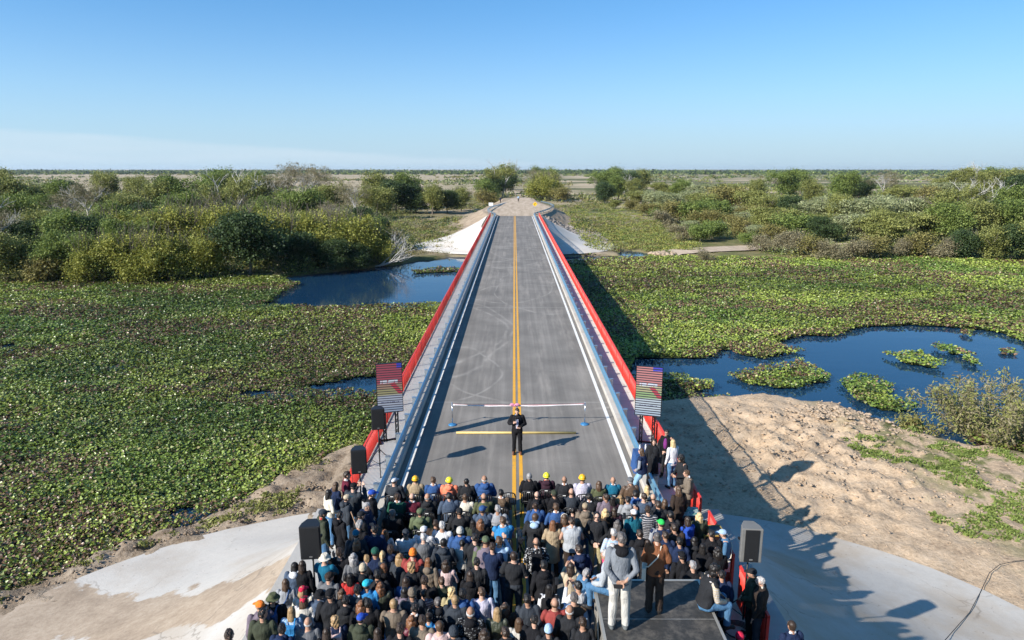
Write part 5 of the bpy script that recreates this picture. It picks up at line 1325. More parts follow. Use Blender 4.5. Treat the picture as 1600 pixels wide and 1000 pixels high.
# third row
seat(613, 803, 'short/s', 'tee/black', 'seated person in black tee shirt behind the green sweater', turn=30)
seat(657, 801, 'cap/d/army', 'jacket/army', 'seated person in army green jacket and matching cap', turn=-30)
seat(681, 819, 'short/d', 'jacket/dkbrown', 'seated person in dark brown jacket behind the army green jacket')
seat(718, 800, 'cap/k/charcoal', 'jacket/charcoal', 'seated person in charcoal jacket and cap, third row')
seat(754, 797, 'cap/d/blue', 'jacket/steel', 'seated person in faded denim jacket and blue cap', turn=-30)
seat(778, 796, 'short/g', 'puffer/lightgrey', 'seated person in pale grey padded jacket beside the denim jacket')
seat(739, 818, 'straight/k', 'jacket/dkolive', 'seated person in dark olive jacket left of the black jacket, fourth row', f=True)
seat(751, 817, 'wavy/a', 'jacket/black', 'seated person in black jacket with white collar, fourth row', 'collar:white', f=True)
seat(786, 814, 'short/b', 'vest/azure', 'seated person in bright azure jacket by the yellow line', 'collar:white')
seat(837, 791, 'bun/d', 'jacket/blue', 'seated person in broad navy blue jacket just right of the yellow line')
seat(869, 793, 'short/b', 'shirt/blue', 'seated person in navy blue sweater, third row right of the line', 'collar:white')
seat(895, 798, 'clip/k', 'jacket/black', 'seated person in black jacket behind the slate grey sweater', f=True)
seat(905, 802, 'wavy/d', 'jacket/plum', 'seated person in plum jacket beside the tan hooded top', f=True)
# fourth and fifth rows on the left
seat(601, 834, 'wavy/a', 'shirt/white', 'seated person in white top at left end of the white shirts', 'collar:white', f=True)
seat(634, 834, 'cap/s/slate', 'tee/white', 'seated person in white tee shirt with green print and dark cap')
seat(662, 829, 'cap/d/white', 'shirt/white', 'seated person in white shirt and white cap')
seat(691, 822, 'short/w', 'tee/white', 'seated person in plain white tee shirt beside the white knit cap')
seat(719, 831, 'beanie/d/offwhite', 'jacket/blue', 'seated person in blue jacket and white knit cap')

T = []     # standing
def stand(px, py, hair, top, label, extra='', legs='jeans', rot=0, turn=0, f=False, pose='stand', grp=G2, sc=1.0, gz=0.0, **k): T.append((px, py, hair, top, label, extra, legs, rot, turn, f, pose, grp, sc, gz, k))
# middle and right of the standing crowd
stand(836, 809, 'crop/b', 'hoodie/charcoal', 'person in charcoal jacket with pale blue hood at the camera tripod', 'hood:sky', rot=-15, pose='front', legs='charcoal')
stand(864, 820, 'straight/a', 'coat/tan', 'person in long tan coat behind the navy sweater', f=True, legs='dkbrown')
stand(882, 810, 'long/b', 'jacket/rust', 'person in rust jacket with cream headband', 'band:cream', f=True)
stand(894, 816, 'short/d', 'vest/silver', 'person in pale silver sleeveless jacket beside the long tan coat', 'collar:white', legs='dkbrown')
stand(915, 793, 'cap/b/tan', 'hoodie/taupe', 'person in taupe hooded top and tan cap', 'hood:taupe', turn=-30, legs='jeans')
stand(933, 806, 'crop/k', 'shirt/charcoal', 'person in black sweater and sunglasses facing back, hands clasped', 'shades:x', legs='khaki', rot=172, pose='front', sc=1.02)
stand(946, 801, 'wavy/y', 'jacket/dkbrown', 'person in dark brown jacket just behind the sunglasses wearer', f=True)
stand(960, 799, 'long/d', 'jacket/plum', 'person in dark plum jacket left of the raised phone', f=True)
stand(991, 803, 'cap/k/white', 'jacket/teal', 'person in teal jacket and white cap raising a phone', pose='phone_one', rot=10, legs='jeans')
stand(1013, 798, 'short/d', 'puffer/slate/thin', 'person in dark padded jacket with pale stripes', turn=-30, legs='ltjeans')
stand(1029, 790, 'short/d', 'jacket/charcoal', 'person in charcoal jacket behind the striped padded jacket')
stand(1039, 786, 'long/b', 'coat/black', 'person in long black coat left of the mixing console', f=True, legs='black')
stand(1033, 819, 'cap/d/kelly', 'shirt/lightgrey', 'person in bright green cap and navy vest with grey sleeves', 'vest:navy', turn=30, legs='jeans')
stand(965, 819, 'wavy/s', 'jacket/charcoal', 'person in charcoal jacket left of the teal jacket', f=True)
stand(959, 834, 'short/w', 'shirt/sky/stripe', 'person in blue striped shirt below the sunglasses wearer', legs='charcoal')
stand(957, 856, 'wavy/w', 'jacket/hotpink', 'person in bright pink jacket just beyond the stage', f=True)
stand(1075, 814, 'long/d', 'shirt/black', 'person in blue vest beside the mixing console', 'vest:royal', f=True, legs='black', rot=20)
stand(1093, 807, 'wavy/y', 'jacket/dkolive', 'person in grey green jacket by the red railing', f=True, legs='black')
stand(1098, 856, 'straight/k', 'coat/black', 'person in long black coat by the flight cases', f=True, legs='black')
stand(1062, 848, 'short/k', 'jacket/navy', 'person in navy jacket beyond the stage, in deep shade', legs='black')
stand(1083, 885, 'short/g', 'jacket/black', 'person in black jacket behind the seated vest wearer', legs='black')
stand(1054, 826, 'short/d', 'jacket/dkbrown', 'person in dark brown jacket right of the green cap', legs='black')
# middle block
stand(662, 841, 'short/w', 'shirt/grey', 'person in grey vest behind the white caps', 'vest:grey', legs='charcoal')
stand(693, 849, 'crop/k', 'hoodie/slate', 'person in slate hooded top in front of the white sweater', 'hood:slate')
stand(722, 850, 'clip/k', 'shirt/offwhite', 'person in off white knitted sweater', f=True, legs='black', turn=0)
stand(759, 846, 'cap/d/army', 'shirt/army', 'person in army green shirt, cap and grey vest', 'vest:mauve', legs='army')
stand(780, 847, 'short/b', 'shirt/sky', 'person in pale blue sweater raising a hand', pose='phone_one', legs='steel')
stand(803, 870, 'crop/d', 'tee/charcoal', 'person in charcoal tee shirt and grey trousers', rot=-5, legs='slate', pose='front')
stand(838, 848, 'fringe/d', 'jacket/black/print', 'person in black jacket with white print at the camera', 'pack:black', legs='black', pose='front')
stand(769, 856, 'short/d', 'jacket/navy', 'person in navy jacket half hidden left of the pale blue sweater')
stand(742, 842, 'short/k', 'jacket/charcoal', 'person in charcoal jacket left of the army green shirt')
stand(669, 879, 'straight/a', 'coat/taupe', 'person in dark taupe hooded coat behind the grey vest', 'hood:taupe', f=True)
stand(643, 886, 'curly/l', 'jacket/charcoal', 'person in charcoal jacket below the orange knit cap', f=True)
stand(645, 866, 'beanie/d/orange', 'jacket/brick', 'person in brick red jacket and orange knit cap')
stand(624, 872, 'wavy/l', 'jacket/slate', 'person in slate jacket left of the orange knit cap', f=True)
stand(697, 882, 'wavy/d', 'shirt/pink', 'person in pale pink sweater', f=True)
stand(690, 909, 'clip/b', 'jacket/dkolive', 'person in dark olive jacket below the pale pink sweater', f=True)
stand(663, 909, 'short/d', 'jacket/black', 'person in black jacket left of the dark olive jacket')
stand(662, 928, 'clip/k', 'shirt/mauve/zig', 'person in zigzag striped knit top', f=True)
stand(634, 910, 'long/d', 'jacket/blue', 'person in navy jacket left of the zigzag top', f=True)
stand(632, 926, 'long/k', 'jacket/mauve', 'person in mauve grey jacket below the navy jacket', f=True)
stand(644, 929, 'beanie/d/taupe', 'jacket/slate', 'person in slate jacket and taupe knit cap')
stand(684, 942, 'clip/s', 'jacket/charcoal/check', 'person in dark flecked jacket right of the zigzag top', f=True)
stand(706, 926, 'curly/y', 'jacket/khaki', 'person in khaki jacket left of the lilac shirt', f=True)
stand(711, 939, 'crop/l', 'puffer/slate', 'person in dark quilted jacket behind the khaki jacket')
stand(723, 930, 'short/k', 'jacket/blue', 'person in blue jacket between khaki jacket and lilac shirt', pose='stand')
stand(753, 927, 'short/b', 'shirt/lilac', 'standing person in creased lilac shirt', legs='navy')
stand(735, 958, 'fringe/w', 'puffer/black/check', 'person in black padded jacket with hood, bald crown', 'hood:black')
stand(777, 958, 'straight/l', 'jacket/dkolive/leather', 'person in dark green leather jacket', f=True)
stand(789, 950, 'wavy/d', 'jacket/dkbrown', 'person in dark brown jacket right of the green leather jacket', f=True)
stand(757, 992, 'wavy/d', 'jacket/black', 'person in black jacket at the bottom edge below the green leather jacket', f=True)
stand(811, 974, 'straight/b', 'shirt/offwhite', 'person in off white top at the bottom edge', f=True)
stand(824, 938, 'short/k', 'jacket/slate', 'person in dark slate jacket with elbows out', pose='behind')
stand(858, 921, 'straight/k', 'shirt/white', 'person in white shirt and black vest', 'vest:black', f=True)
stand(867, 944, 'fringe/b', 'shirt/brick', 'person in brick red sweater left of the stage')
stand(857, 986, 'beanie/d/sky', 'jacket/charcoal', 'person in pale blue and white knit cap at the bottom edge')
stand(890, 955, 'fringe/w', 'jacket/charcoal', 'person in charcoal jacket behind the brick red sweater')
stand(911, 974, 'short/d', 'shirt/charcoal', 'person in dark grey sweater against the stage edge')
stand(897, 936, 'short/s', 'shirt/sky', 'person in pale blue shirt and brown vest', 'vest:brown')
stand(904, 917, 'short/k', 'shirt/white', 'person in white shirt raising an arm beside the stage', pose='phone', rot=30)
stand(915, 897, 'short/g', 'jacket/denim', 'person in denim jacket at the front left corner of the stage', rot=-60)
stand(892, 887, 'long/d', 'shirt/beige', 'person in mustard beige top raising both hands', pose='phone', f=True)
# bottom left block
stand(687, 980, 'crop/b', 'shirt/pink', 'person in pale cream pink sweater at the bottom edge')
stand(709, 990, 'beanie/k/slate', 'jacket/slate', 'person in slate hooded coat at the bottom edge', 'hood:slate')
stand(670, 966, 'bun/d', 'jacket/azure', 'person in bright azure blue jacket left of the black padded jacket', f=True)
stand(648, 952, 'short/k', 'jacket/black', 'person in black jacket with white collar right of the taupe sweater', 'collar:white')
stand(643, 970, 'wavy/a', 'jacket/maroon/leather', 'person in burgundy leather jacket', f=True)
stand(660, 972, 'short/d', 'jacket/taupe', 'person in taupe jacket between burgundy and azure jackets')
stand(615, 945, 'crop/l', 'shirt/taupe', 'person in taupe sweater with a shadow across the back')
stand(594, 918, 'wavy/a', 'jacket/dkolive/leather', 'person in dark green leather jacket left of the taupe sweater', f=True)
stand(597, 868, 'pony/y', 'jacket/slate', 'person in slate jacket below the white tops', f=True)
stand(599, 888, 'straight/a', 'jacket/black', 'person in black track jacket with white piping', 'hood:black', f=True)
stand(573, 875, 'short/l', 'jacket/black', 'person in black jacket with red scarf', 'collar:red', f=True)
stand(567, 890, 'beanie/k/beige', 'jacket/charcoal', 'person in charcoal jacket and beige knit cap')
stand(573, 915, 'cap/d/turquoise', 'jacket/azure', 'person in turquoise cap and azure jacket', turn=-30)
stand(558, 923, 'short/k', 'jacket/slate', 'person in slate suit with white collar beside the turquoise cap', 'collar:white')
stand(547, 903, 'straight/k', 'shirt/red', 'person in red top behind the slate suit', f=True)
stand(534, 928, 'wavy/b', 'jacket/navy', 'person in navy jacket right of the broad black jacket', f=True)
stand(516, 930, 'cap/k/black', 'jacket/charcoal', 'person in broad black jacket and black cap', turn=-30, sc=1.03)
stand(514, 903, 'cap/d/dkbrown', 'jacket/grey', 'person in grey jacket and dark brown cap', turn=-30)
stand(499, 931, 'bucket/k/black', 'jacket/steel', 'person in blue grey jacket and black brimmed hat')
stand(564, 947, 'wavy/a', 'jacket/black', 'person in black jacket behind the blue cap', f=True)
stand(564, 968, 'cap/d/royal', 'hoodie/dkolive', 'person in royal blue cap and dark olive hooded jacket', 'hood:dkolive', turn=-30)
stand(524, 971, 'curly/l', 'jacket/navy', 'person in navy jacket with beige bag on the back', 'pack:pink', f=True)
stand(481, 974, 'fringe/w', 'shirt/grey', 'person in grey sweatshirt near the bottom left')
stand(455, 957, 'straight/l', 'shirt/sky', 'person in pale blue top with bright blue backpack', 'pack:azure', f=True)
stand(474, 940, 'cap/b/crimson/long', 'shirt/white', 'person in white shirt and crimson cap, nearer of two', 'vest:offwhite', f=True)
stand(473, 924, 'cap/l/crimson/long', 'shirt/cream', 'person in cream top and crimson cap, farther of two', f=True, turn=-40)
stand(446, 912, 'long/b', 'tee/lightgrey', 'person in light grey top and denim overalls', 'strap:blue', f=True)
stand(426, 936, 'bucket/k/olive', 'jacket/black', 'person in olive brimmed hat and black jacket', 'pack:blue')
stand(406, 948, 'cap/k/orange', 'jacket/mauve', 'person in orange and black cap with mauve grey jacket', rot=25, turn=40)
stand(410, 961, 'short/k', 'jacket/dkolive', 'person in dark olive jacket beside the orange cap', sc=1.0, turn=-30)
stand(357, 994, 'short/d', 'jacket/black', 'person in black jacket at the far bottom left corner')
stand(460, 886, 'straight/k', 'jacket/steel', 'person in faded denim jacket with white hood under the big loudspeaker', 'hood:white', f=True)
stand(472, 884, 'long/d', 'jacket/black', 'person in black jacket under the big loudspeaker', f=True)
stand(507, 873, 'bucket/d/cream', 'shirt/tealblue', 'person in cream brimmed hat and teal blue top holding a phone', pose='phone')
stand(552, 872, 'wavy/g', 'jacket/grey', 'person in grey jacket beside the black jacket with scarf', f=True, pose='behind')
stand(586, 864, 'cap/k/green', 'jacket/navy', 'person in dark green cap and navy jacket')
stand(585, 829, 'short/k', 'jacket/navy', 'person in navy jacket left of the white tops', legs='black')
stand(540, 905, 'short/k', 'jacket/black', 'person in black jacket behind the red top', f=True)
# left of the chairs
stand(541, 743, 'short/d', 'shirt/maroon', 'person in maroon sweater at the left railing', 'collar:white', rot=-70, grp=G4, legs='navy')
stand(524, 759, 'long/b', 'jacket/navy', 'person in navy jacket behind the cream sweater', rot=-40, f=True, grp=G4)
stand(513, 771, 'straight/k', 'shirt/cream', 'person in cream sweater and jeans at the left edge', rot=-50, f=True, grp=G4, pose='front')
stand(552, 761, 'cap/k/black', 'jacket/slate', 'person in dark slate jacket and black cap by the left loudspeaker', rot=-20, grp=G4, pose='phone')
stand(541, 779, 'cap/b/beige', 'jacket/slate', 'person in tan cap and dark jacket with grey shoulder bag', 'strap:grey', rot=-60, grp=G4)
stand(580, 772, 'cap/k/royal', 'jacket/black', 'person in blue and white cap and black jacket', rot=-70, grp=G4)
stand(572, 792, 'short/g', 'jacket/navy', 'person in dark navy jacket looking right', rot=-95, grp=G4, pose='crossed')
stand(563, 806, 'cap/k/charcoal', 'jacket/charcoal', 'person in charcoal cap and jacket behind the flag', rot=-50, grp=G4)
stand(561, 821, 'short/g', 'jacket/black', 'person in black jacket holding the white and blue flag', rot=-30, grp=G4, pose='front')
stand(503, 803, 'cap/k/slate', 'jacket/dkolive', 'person in dark slate cap behind the big loudspeaker', 'collar:red', rot=-60, grp=G4)
stand(556, 836, 'cap/k/tealblue', 'jacket/slate', 'person in blue cap and slate jacket near the flag', grp=G4, sc=1.03)
stand(557, 850, 'wavy/a', 'puffer/charcoal', 'person in charcoal padded jacket below the blue cap', f=True, grp=G4)
stand(530, 806, 'short/k', 'jacket/black', 'person in black jacket right of the big loudspeaker', rot=-40, grp=G4, legs='black')
# right end of the bridge, on the walkway
WZ = 0.18
stand(1004, 704, 'long/b', 'shirt/lightgrey', 'person in navy vest and pale jeans leaning on the steel guardrail', 'vest:navy', legs='ltjeans', rot=60, pose='lean', f=True, grp=G3, gz=WZ)
stand(1022, 690, 'long/d', 'jacket/charcoal', 'person in long black dress and dark jacket', rot=170, f=True, grp=G3, gz=WZ, legs='black', skirt=True)
stand(1042, 676, 'short/k', 'jacket/black', 'person in purple top, black jacket and sunglasses', 'shades:x front:purple collar:offwhite', rot=150, f=True, grp=G3, gz=WZ, pose='front', legs='charcoal')
stand(1052, 692, 'straight/y', 'shirt/white', 'person in white sweater and blue jeans', rot=25, f=True, grp=G3, gz=WZ, pose='phone_one', legs='jeans')
stand(1067, 715, 'curly/k', 'shirt/charcoal', 'person in black sweater looking down beside the red railing', rot=110, grp=G3, pose='look', legs='black', gz=WZ)
stand(1077, 739, 'short/b', 'jacket/taupe', 'person in taupe jacket looking at a phone', 'collar:white', rot=80, grp=G3, pose='look', legs='black')
stand(1061, 766, 'long/b', 'coat/dkbrown', 'person in dark coat behind the mixing console', rot=20, f=True, grp=G3)
stand(1134, 833, 'cap/b/sky', 'shirt/denim', 'person in pale blue cap and denim shirt with cream crossbody bag', 'strap:cream', rot=75, grp=G3, pose='look', legs='jeans')
stand(1177, 896, 'cap/s/charcoal', 'jacket/dkolive', 'person in dark cap and black green jacket outside the red barrier', rot=70, grp=G3, pose='front', legs='black')
stand(1190, 909, 'short/w', 'jacket/dkbrown', 'person in dark brown jacket with cream collar and grey trousers', 'collar:cream', rot=60, grp=G3, legs='slate')
stand(1238, 979, 'crop/d', 'jacket/navy', 'person in navy jacket with white collar at the bottom right', 'collar:white', grp=G3)
stand(1156, 998, 'cap/d/crimson', 'jacket/navy', 'person in pink red cap at the bottom edge right of the stage', grp=G3)
stand(1113, 917, 'short/k', 'tee/black', 'person in black tee shirt against the right side of the stage', rot=40, grp=G3, legs='navy', pose='crossed')

for px, py, hair, top, lab, f in ((1112, 836, 'short/k', 'jacket/black', 'person in black jacket in shade against the red barrier, nearest the console', False), (1122, 862, 'wavy/k', 'coat/black', 'person in black coat behind the amber edged flight cases', True), (1048, 806, 'short/k', 'jacket/charcoal', 'person in dark jacket between the green cap and the console', False),
        (1066, 870, 'cap/k/black', 'jacket/black', 'person in black cap and jacket at the far edge of the platform', False), (1040, 838, 'short/d', 'jacket/navy', 'person in navy jacket just beyond the rust brown jacket', False), (1100, 905, 'short/k', 'jacket/black', 'person in black jacket beside the black tee shirt', False),
        (1085, 846, 'long/k', 'jacket/charcoal', 'person in charcoal jacket left of the long black coat', True), (1128, 900, 'short/k', 'jacket/navy', 'person in dark navy jacket under the pale blue cap', False), (1000, 836, 'short/d', 'jacket/black', 'person in black jacket in front of the teal jacket', False), (1012, 850, 'long/d', 'jacket/charcoal', 'person in charcoal jacket left of the rust brown jacket', True),
        (905, 860, 'short/d', 'jacket/navy', 'person in navy jacket below the pale silver jacket', False), (850, 885, 'short/k', 'jacket/black', 'person in black jacket in front of the long tan coat', False), (530, 865, 'short/d', 'jacket/black', 'person in black jacket right of the cream brimmed hat', False), (590, 900, 'short/k', 'jacket/charcoal', 'person in charcoal jacket right of the track jacket', False),
        (610, 860, 'short/d', 'jacket/navy', 'person in navy jacket right of the dark green cap', False), (575, 945, 'short/k', 'jacket/black', 'person in black jacket below the turquoise cap', False), (735, 900, 'long/d', 'jacket/black', 'person in black jacket right of the pale pink sweater', True), (745, 880, 'short/k', 'jacket/charcoal', 'person in charcoal jacket under the off white sweater', False),
        (540, 940, 'short/k', 'jacket/charcoal', 'person in charcoal jacket right of the broad black cap', False), (625, 985, 'short/d', 'jacket/black', 'person in black jacket at the bottom edge below the taupe sweater', False), (590, 990, 'long/d', 'jacket/navy', 'person in navy jacket at the bottom edge below the blue cap', True), (835, 970, 'short/k', 'jacket/black', 'person in black jacket at the bottom edge right of the off white top', False),
        (790, 990, 'short/d', 'jacket/charcoal', 'person in charcoal jacket at the bottom edge below the dark brown jacket', False), (440, 985, 'short/k', 'jacket/navy', 'person in navy jacket at the bottom edge below the dark olive jacket', False), (510, 990, 'long/d', 'jacket/black', 'person in black jacket at the bottom edge below the beige bag', True)):
    stand(px, py, hair, top, lab, f=f, legs='black')  # dark-clad people added to fill unclear gaps and thicken the shadow at right

# chairs
CH = None
def chair_proto():
    root = empty('chair', (0, 0, 0)); m = MB()
    m.box((0, .21, .435), (.43, .42, .03)).box((0, .41, .42), (.41, .02, .05)); m.build('seat', BLACK_PLASTIC, root, bevel=.008)
    b = MB(); yb = lambda z: -.01 - (z-.44)*.16
    for i in range(7):
        x = -.165 + i*.055; b.bar((x*.92, yb(.46), .46), (x*1.04, yb(.82), .82), .022, .012, (0, 1, 0))
    arc = [(-.215, yb(.46), .46), (-.215, yb(.70), .70), (-.195, yb(.80), .80), (-.14, yb(.845), .845), (0, yb(.86), .86), (.14, yb(.845), .845), (.195, yb(.80), .80), (.215, yb(.70), .70), (.215, yb(.46), .46)]
    b.tube(arc, .018, 8); b.bar((-.19, yb(.50), .50), (.19, yb(.50), .50), .02, .03)
    b.build('backrest', BLACK_PLASTIC, root, True)
    MB().box((0, yb(.835)-.022, .832), (.085, .004, .022)).build('label_plate', WHITE_PLASTIC, root)
    for sx in (-1, 1):
        for y0, y1 in ((.03, -.05), (.39, .43)):
            MB().bar((sx*.19, y0, .43), (sx*.225, y1, 0), .035, .030, (0, 1, 0)).build('leg', BLACK_PLASTIC, root)
    return root
CHAIR0 = chair_proto(); chair_used = False
def add_chair(x, y, rot, label):
    global chair_used
    c = copy_tree(CHAIR0) if chair_used else CHAIR0; chair_used = True
    c.location = (x, y, 0); c.rotation_euler = (0, 0, R(rot)); tag(c, label, 'chair', 'black slatted chairs for the guests')
for px, py, hair, top, label, extra, legs, rot, turn, f, pose in S:
    sc = prng.uniform(.97, 1.04); p = by_head(px, py, pose, sc*(.94 if f else 1)); r = rot + prng.uniform(-7, 7)
    ps = pose if prng.random() < .6 else 'sit2'
    top = top.replace('/None', ''); o, J, s = place_person(p, ps, r, hair, top, label, legs, turn, sc, extra, G1, f)
    if 'lettering' in label:
        m = MB()
        for i in range(9):
            a = R(-40 + 10*i); m.box((.125*math.sin(a), -.172 + .03*abs(math.sin(a)), .72 + .07*math.cos(a)), (.013, .012, .022 if i % 3 else .016), Matrix.Rotation(-a, 3, 'Y'))
        m.build('lettering', cloth('brown'), o)
    if 'green print' in label: MB().box((.01, -.158, .60), (.13, .014, .07)).build('print', cloth('kelly'), o)
    add_chair(p.x + .20*math.sin(R(r)), p.y - .20*math.cos(R(r)), r*.7, 'black slatted chair under the ' + label.replace('seated person in ', ''))
p = at(794, 776, .7); add_chair(p.x, p.y, 3, 'empty black slatted chair beside the brown tweed jacket')
for px, py, hair, top, label, extra, legs, rot, turn, f, pose, grp, sc, gz, k in T:
    sc2 = sc*prng.uniform(.97, 1.03); p = by_head(px, py, pose, sc2*(.94 if f else 1), gz)
    sk = k.pop('skirt', False)
    r = rot + (prng.uniform(-14, 14) if rot == 0 else 0)
    ps = pose
    if pose == 'stand' and rot == 0: ps = prng.choice(('stand', 'stand', 'front', 'crossed'))
    o, J, s = place_person(p, ps, r, hair, top, label, legs, turn, sc2, extra, grp, f, **k)
    if sk: lo('dress', get_cloth(ps, 'dress'), (cloth('black'),), o)
# ------------------------------------------------------------------ stage and the people on it
STZH = 2.0; sx0, sx1 = 1.47, 3.56; sy1 = 12.15; seam = at(1000, 967, STZH).y
t = NT('stage_ply'); p_ = t.pos()
STAGE_TOP = t.out(t.mix(t.math('MULTIPLY', t.step(t.noise(p_, 3.0, 8, .75), .46, .72), .6), t.mix(t.noise(p_, 12, 5), (.020, .019, .018), (.058, .055, .050)), (.20, .175, .145)), .6, .35)
stage = empty('stage', ((sx0+sx1)/2, sy1, 0)); tag(stage, 'black scuffed camera platform rising out of the crowd', 'stage')
def off(mb, o): mb.v = [(v[0]-o[0], v[1]-o[1], v[2]-o[2]) for v in mb.v]; return mb
so = stage.location
for y0, y1 in ((seam+.006, sy1), (seam-2.0, seam-.006), (seam-4.0, seam-2.012)):
    off(MB().box(((sx0+sx1)/2, (y0+y1)/2, STZH-.03), (sx1-sx0-.05, y1-y0, .06)), so).build('deck_panel', STAGE_TOP, stage, bevel=.004)
ALU = simple('aluminium', (.50, .47, .41), .4, .5, .6, .1, 4)
off(MB().box((sx0, (seam-4+sy1)/2, STZH-.055), (.05, sy1-seam+4, .12)).box((sx1, (seam-4+sy1)/2, STZH-.055), (.05, sy1-seam+4, .12)).box(((sx0+sx1)/2, sy1+.025, STZH-.055), (sx1-sx0+.05, .05, .12)), so).build('frame', ALU, stage)
off(MB().box(((sx0+sx1)/2, seam, STZH-.012), (sx1-sx0-.06, .011, .02)), so).build('seam_strip', ALU, stage)
for x in (sx0+.05, sx1-.05):
    for y in (sy1-.05, seam, seam-2, seam-4): off(MB().tube([(x, y, 0), (x, y, STZH-.1)], .03, 8), so).build('leg', ALU, stage)
off(MB().box((sx1-.01, (seam-4+sy1)/2, .95), (.02, sy1-seam+3.9, 1.88)).box(((sx0+sx1)/2, sy1-.01, .95), (sx1-sx0-.1, .02, 1.88)), so).build('skirt', cloth('black'), stage)  # cloth panels added so the open platform casts a solid shadow
b = MB()
for x in (sx0+.05, sx1-.05): b.tube([(x, sy1-.05, .1), (x, seam, STZH-.2)], .018, 6); b.tube([(x, seam, .1), (x, sy1-.05, STZH-.2)], .018, 6)
off(b, so).build('brace', ALU, stage)
G5 = 'people on the black platform'
p = at(966, 981, STZH)
o, J, s = place_person(V3((p.x, p.y, STZH)), 'behind', -4, 'short/s', 'shirt/sweat', 'person in grey sweatshirt and off white trousers standing on the platform, hands behind', 'offwhite', 8, 1.075, 'hood:black', G5, shoe=SNEAKER)
o.scale = (o.scale[0]*.93, o.scale[1]*.95, o.scale[2])
ph = MB().box((0, 0, 0), (.085, .012, .155)).build('phone', BLACK_PLASTIC, None, bevel=.006); tag(ph, 'dark phone held behind the back on the platform', 'phone'); ph.location = (p.x - .07, p.y - .215, STZH + .97); ph.rotation_euler = (R(20), R(80), 0)
p = at(1021, 956, STZH)
place_person(V3((p.x, p.y, STZH)), 'front', -12, 'bun/s', 'jacket/rust', 'person in rust brown jacket with cream bag standing on the platform', 'dkbrown', 0, .99, 'strap:cream', G5, True, wide=True)
p = at(1088, 952, STZH)
place_person(V3((3.44, p.y + .05, STZH)), 'edge', -82, 'curly/k', 'shirt/beige/thin', 'person in black vest and jeans sitting on the right edge of the platform', 'denim', 0, 1.0, 'vest:charcoal', G5)
place_person(V3((1.78, 11.75, STZH)), 'edge', 62, 'short/w', 'jacket/silver', 'person in pale blue grey jacket crouched at the front left corner of the platform', 'denim', 0, 1.0, '', G5)

# ------------------------------------------------------------------ the speaker on the road
p = at(808, 709, 0)
o, J, s = place_person(V3((p.x, p.y, 0)), 'speak', 180, 'short/k', 'jacket/black', 'person in dark suit speaking into a microphone on the yellow line', 'black', 0, 1.0, 'collar:sky', None, shoe=simple('brown_shoe', (.13, .05, .025), .5, .3))
mk = MB().box((0, .170, 1.20), (.085, .03, .34)); mk.build('shirt_front', cloth('lilac'), o, bevel=.01)
m = MB().capsule((0, 0, 0), .012, (0, .0, .14), .016, 8).ell((0, 0, .175), (.026, .026, .030)); mic = m.build('microphone', BLACK_METAL, None, True); tag(mic, 'black hand microphone held to the mouth of the suited speaker', 'microphone'); mic.location = (p.x - .075, p.y - .265, 1.27); mic.rotation_euler = (R(-25), R(10), 0)
m = MB().box((0, 0, 0), (.16, .012, .22)); fo = m.build('folder', BLACK_PLASTIC, None, bevel=.003); tag(fo, 'dark folder of notes held by the suited speaker', 'folder'); fo.location = (p.x + .09, p.y - .30, 1.16); fo.rotation_euler = (R(50), 0, R(15))

# ------------------------------------------------------------------ ribbon between two posts, and the yellow bar
CHROME = simple('chrome', (.55, .57, .60), .2, .5, .9, .05, 4); BLUEBASE = simple('blue_base', (.05, .20, .40), .4, .4, .2, .1, 4)
RIB_W = simple('white_ribbon', (.78, .77, .78), .5, .3, 0, .05, 3); RIB_P = simple('red_ribbon', (.58, .26, .28), .5, .3, 0, .05, 3)
A = at(707, 664, 0); B = at(913.5, 663, 0)
for q, side in ((A, 'left'), (B, 'right')):
    r_ = empty('ribbon_post', (q.x, q.y, 0)); tag(r_, f'slim {side} chrome post on a round blue base holding the ribbon', 'post')
    MB().lathe([(.17, 0), (.17, .02), (.14, .04), (.05, .065), (.02, .08)], n=24).build('base', BLUEBASE, r_, True)
    MB().tube([(0, 0, .07), (0, 0, .90)], .018, 10).ell((0, 0, .92), (.03, .03, .03)).build('pole', CHROME, r_, True)
def ribbon_strip(z0, z1, mat, name, par=None):
    V = []; F = []; n = 40
    for i in range(n+1):
        f = i/n; c = A.lerp(B, f); sag = .055*(1-(2*f-1)**2); tw = .02*math.sin(f*17)
        V += [(c.x, c.y+.006*math.sin(f*40)+tw*.4, z0-sag), (c.x, c.y+.006*math.sin(f*40)-tw*.4, z1-sag)]
    for i in range(n): F.append((2*i, 2*i+2, 2*i+3, 2*i+1))
    o_ = link(name, np_mesh(name, V, np.array(F)), mat, par); sm = o_.modifiers.new('s', 'SOLIDIFY'); sm.thickness = .004; return o_
rb = ribbon_strip(.815, .865, RIB_W, 'ribbon'); tag(rb, 'long white ribbon with a red edge stretched across the road', 'ribbon')
ribbon_strip(.866, .885, RIB_P, 'red_edge', rb)
m = MB()
for s_ in (-1, 1): m.ell((s_*.10, 0, .03), (.10, .03, .06)); m.bar((s_*.02, 0, 0), (s_*.10, .01, -.20), .05, .01)
m.ell((0, 0, 0), (.04, .04, .04)); c = A.lerp(B, .47); bow = m.build('bow', simple('pink_bow', (.62, .24, .36), .5, .3), None, True); bow.location = (c.x, c.y-.02, .82); tag(bow, 'pink bow tied in the middle of the ribbon', 'bow')
q0 = at(713, 678, 0); q1 = at(900, 678, 0)
m = MB().tube([(q0.x, q0.y, .05), (q1.x, q1.y, .05)], .046, 10); br_ = m.build('bar', simple('yellow_bar', (.60, .45, .17), .5, .3, 0, .12, 3), None, True); tag(br_, 'yellow bar lying across the road behind the speaker', 'bar')

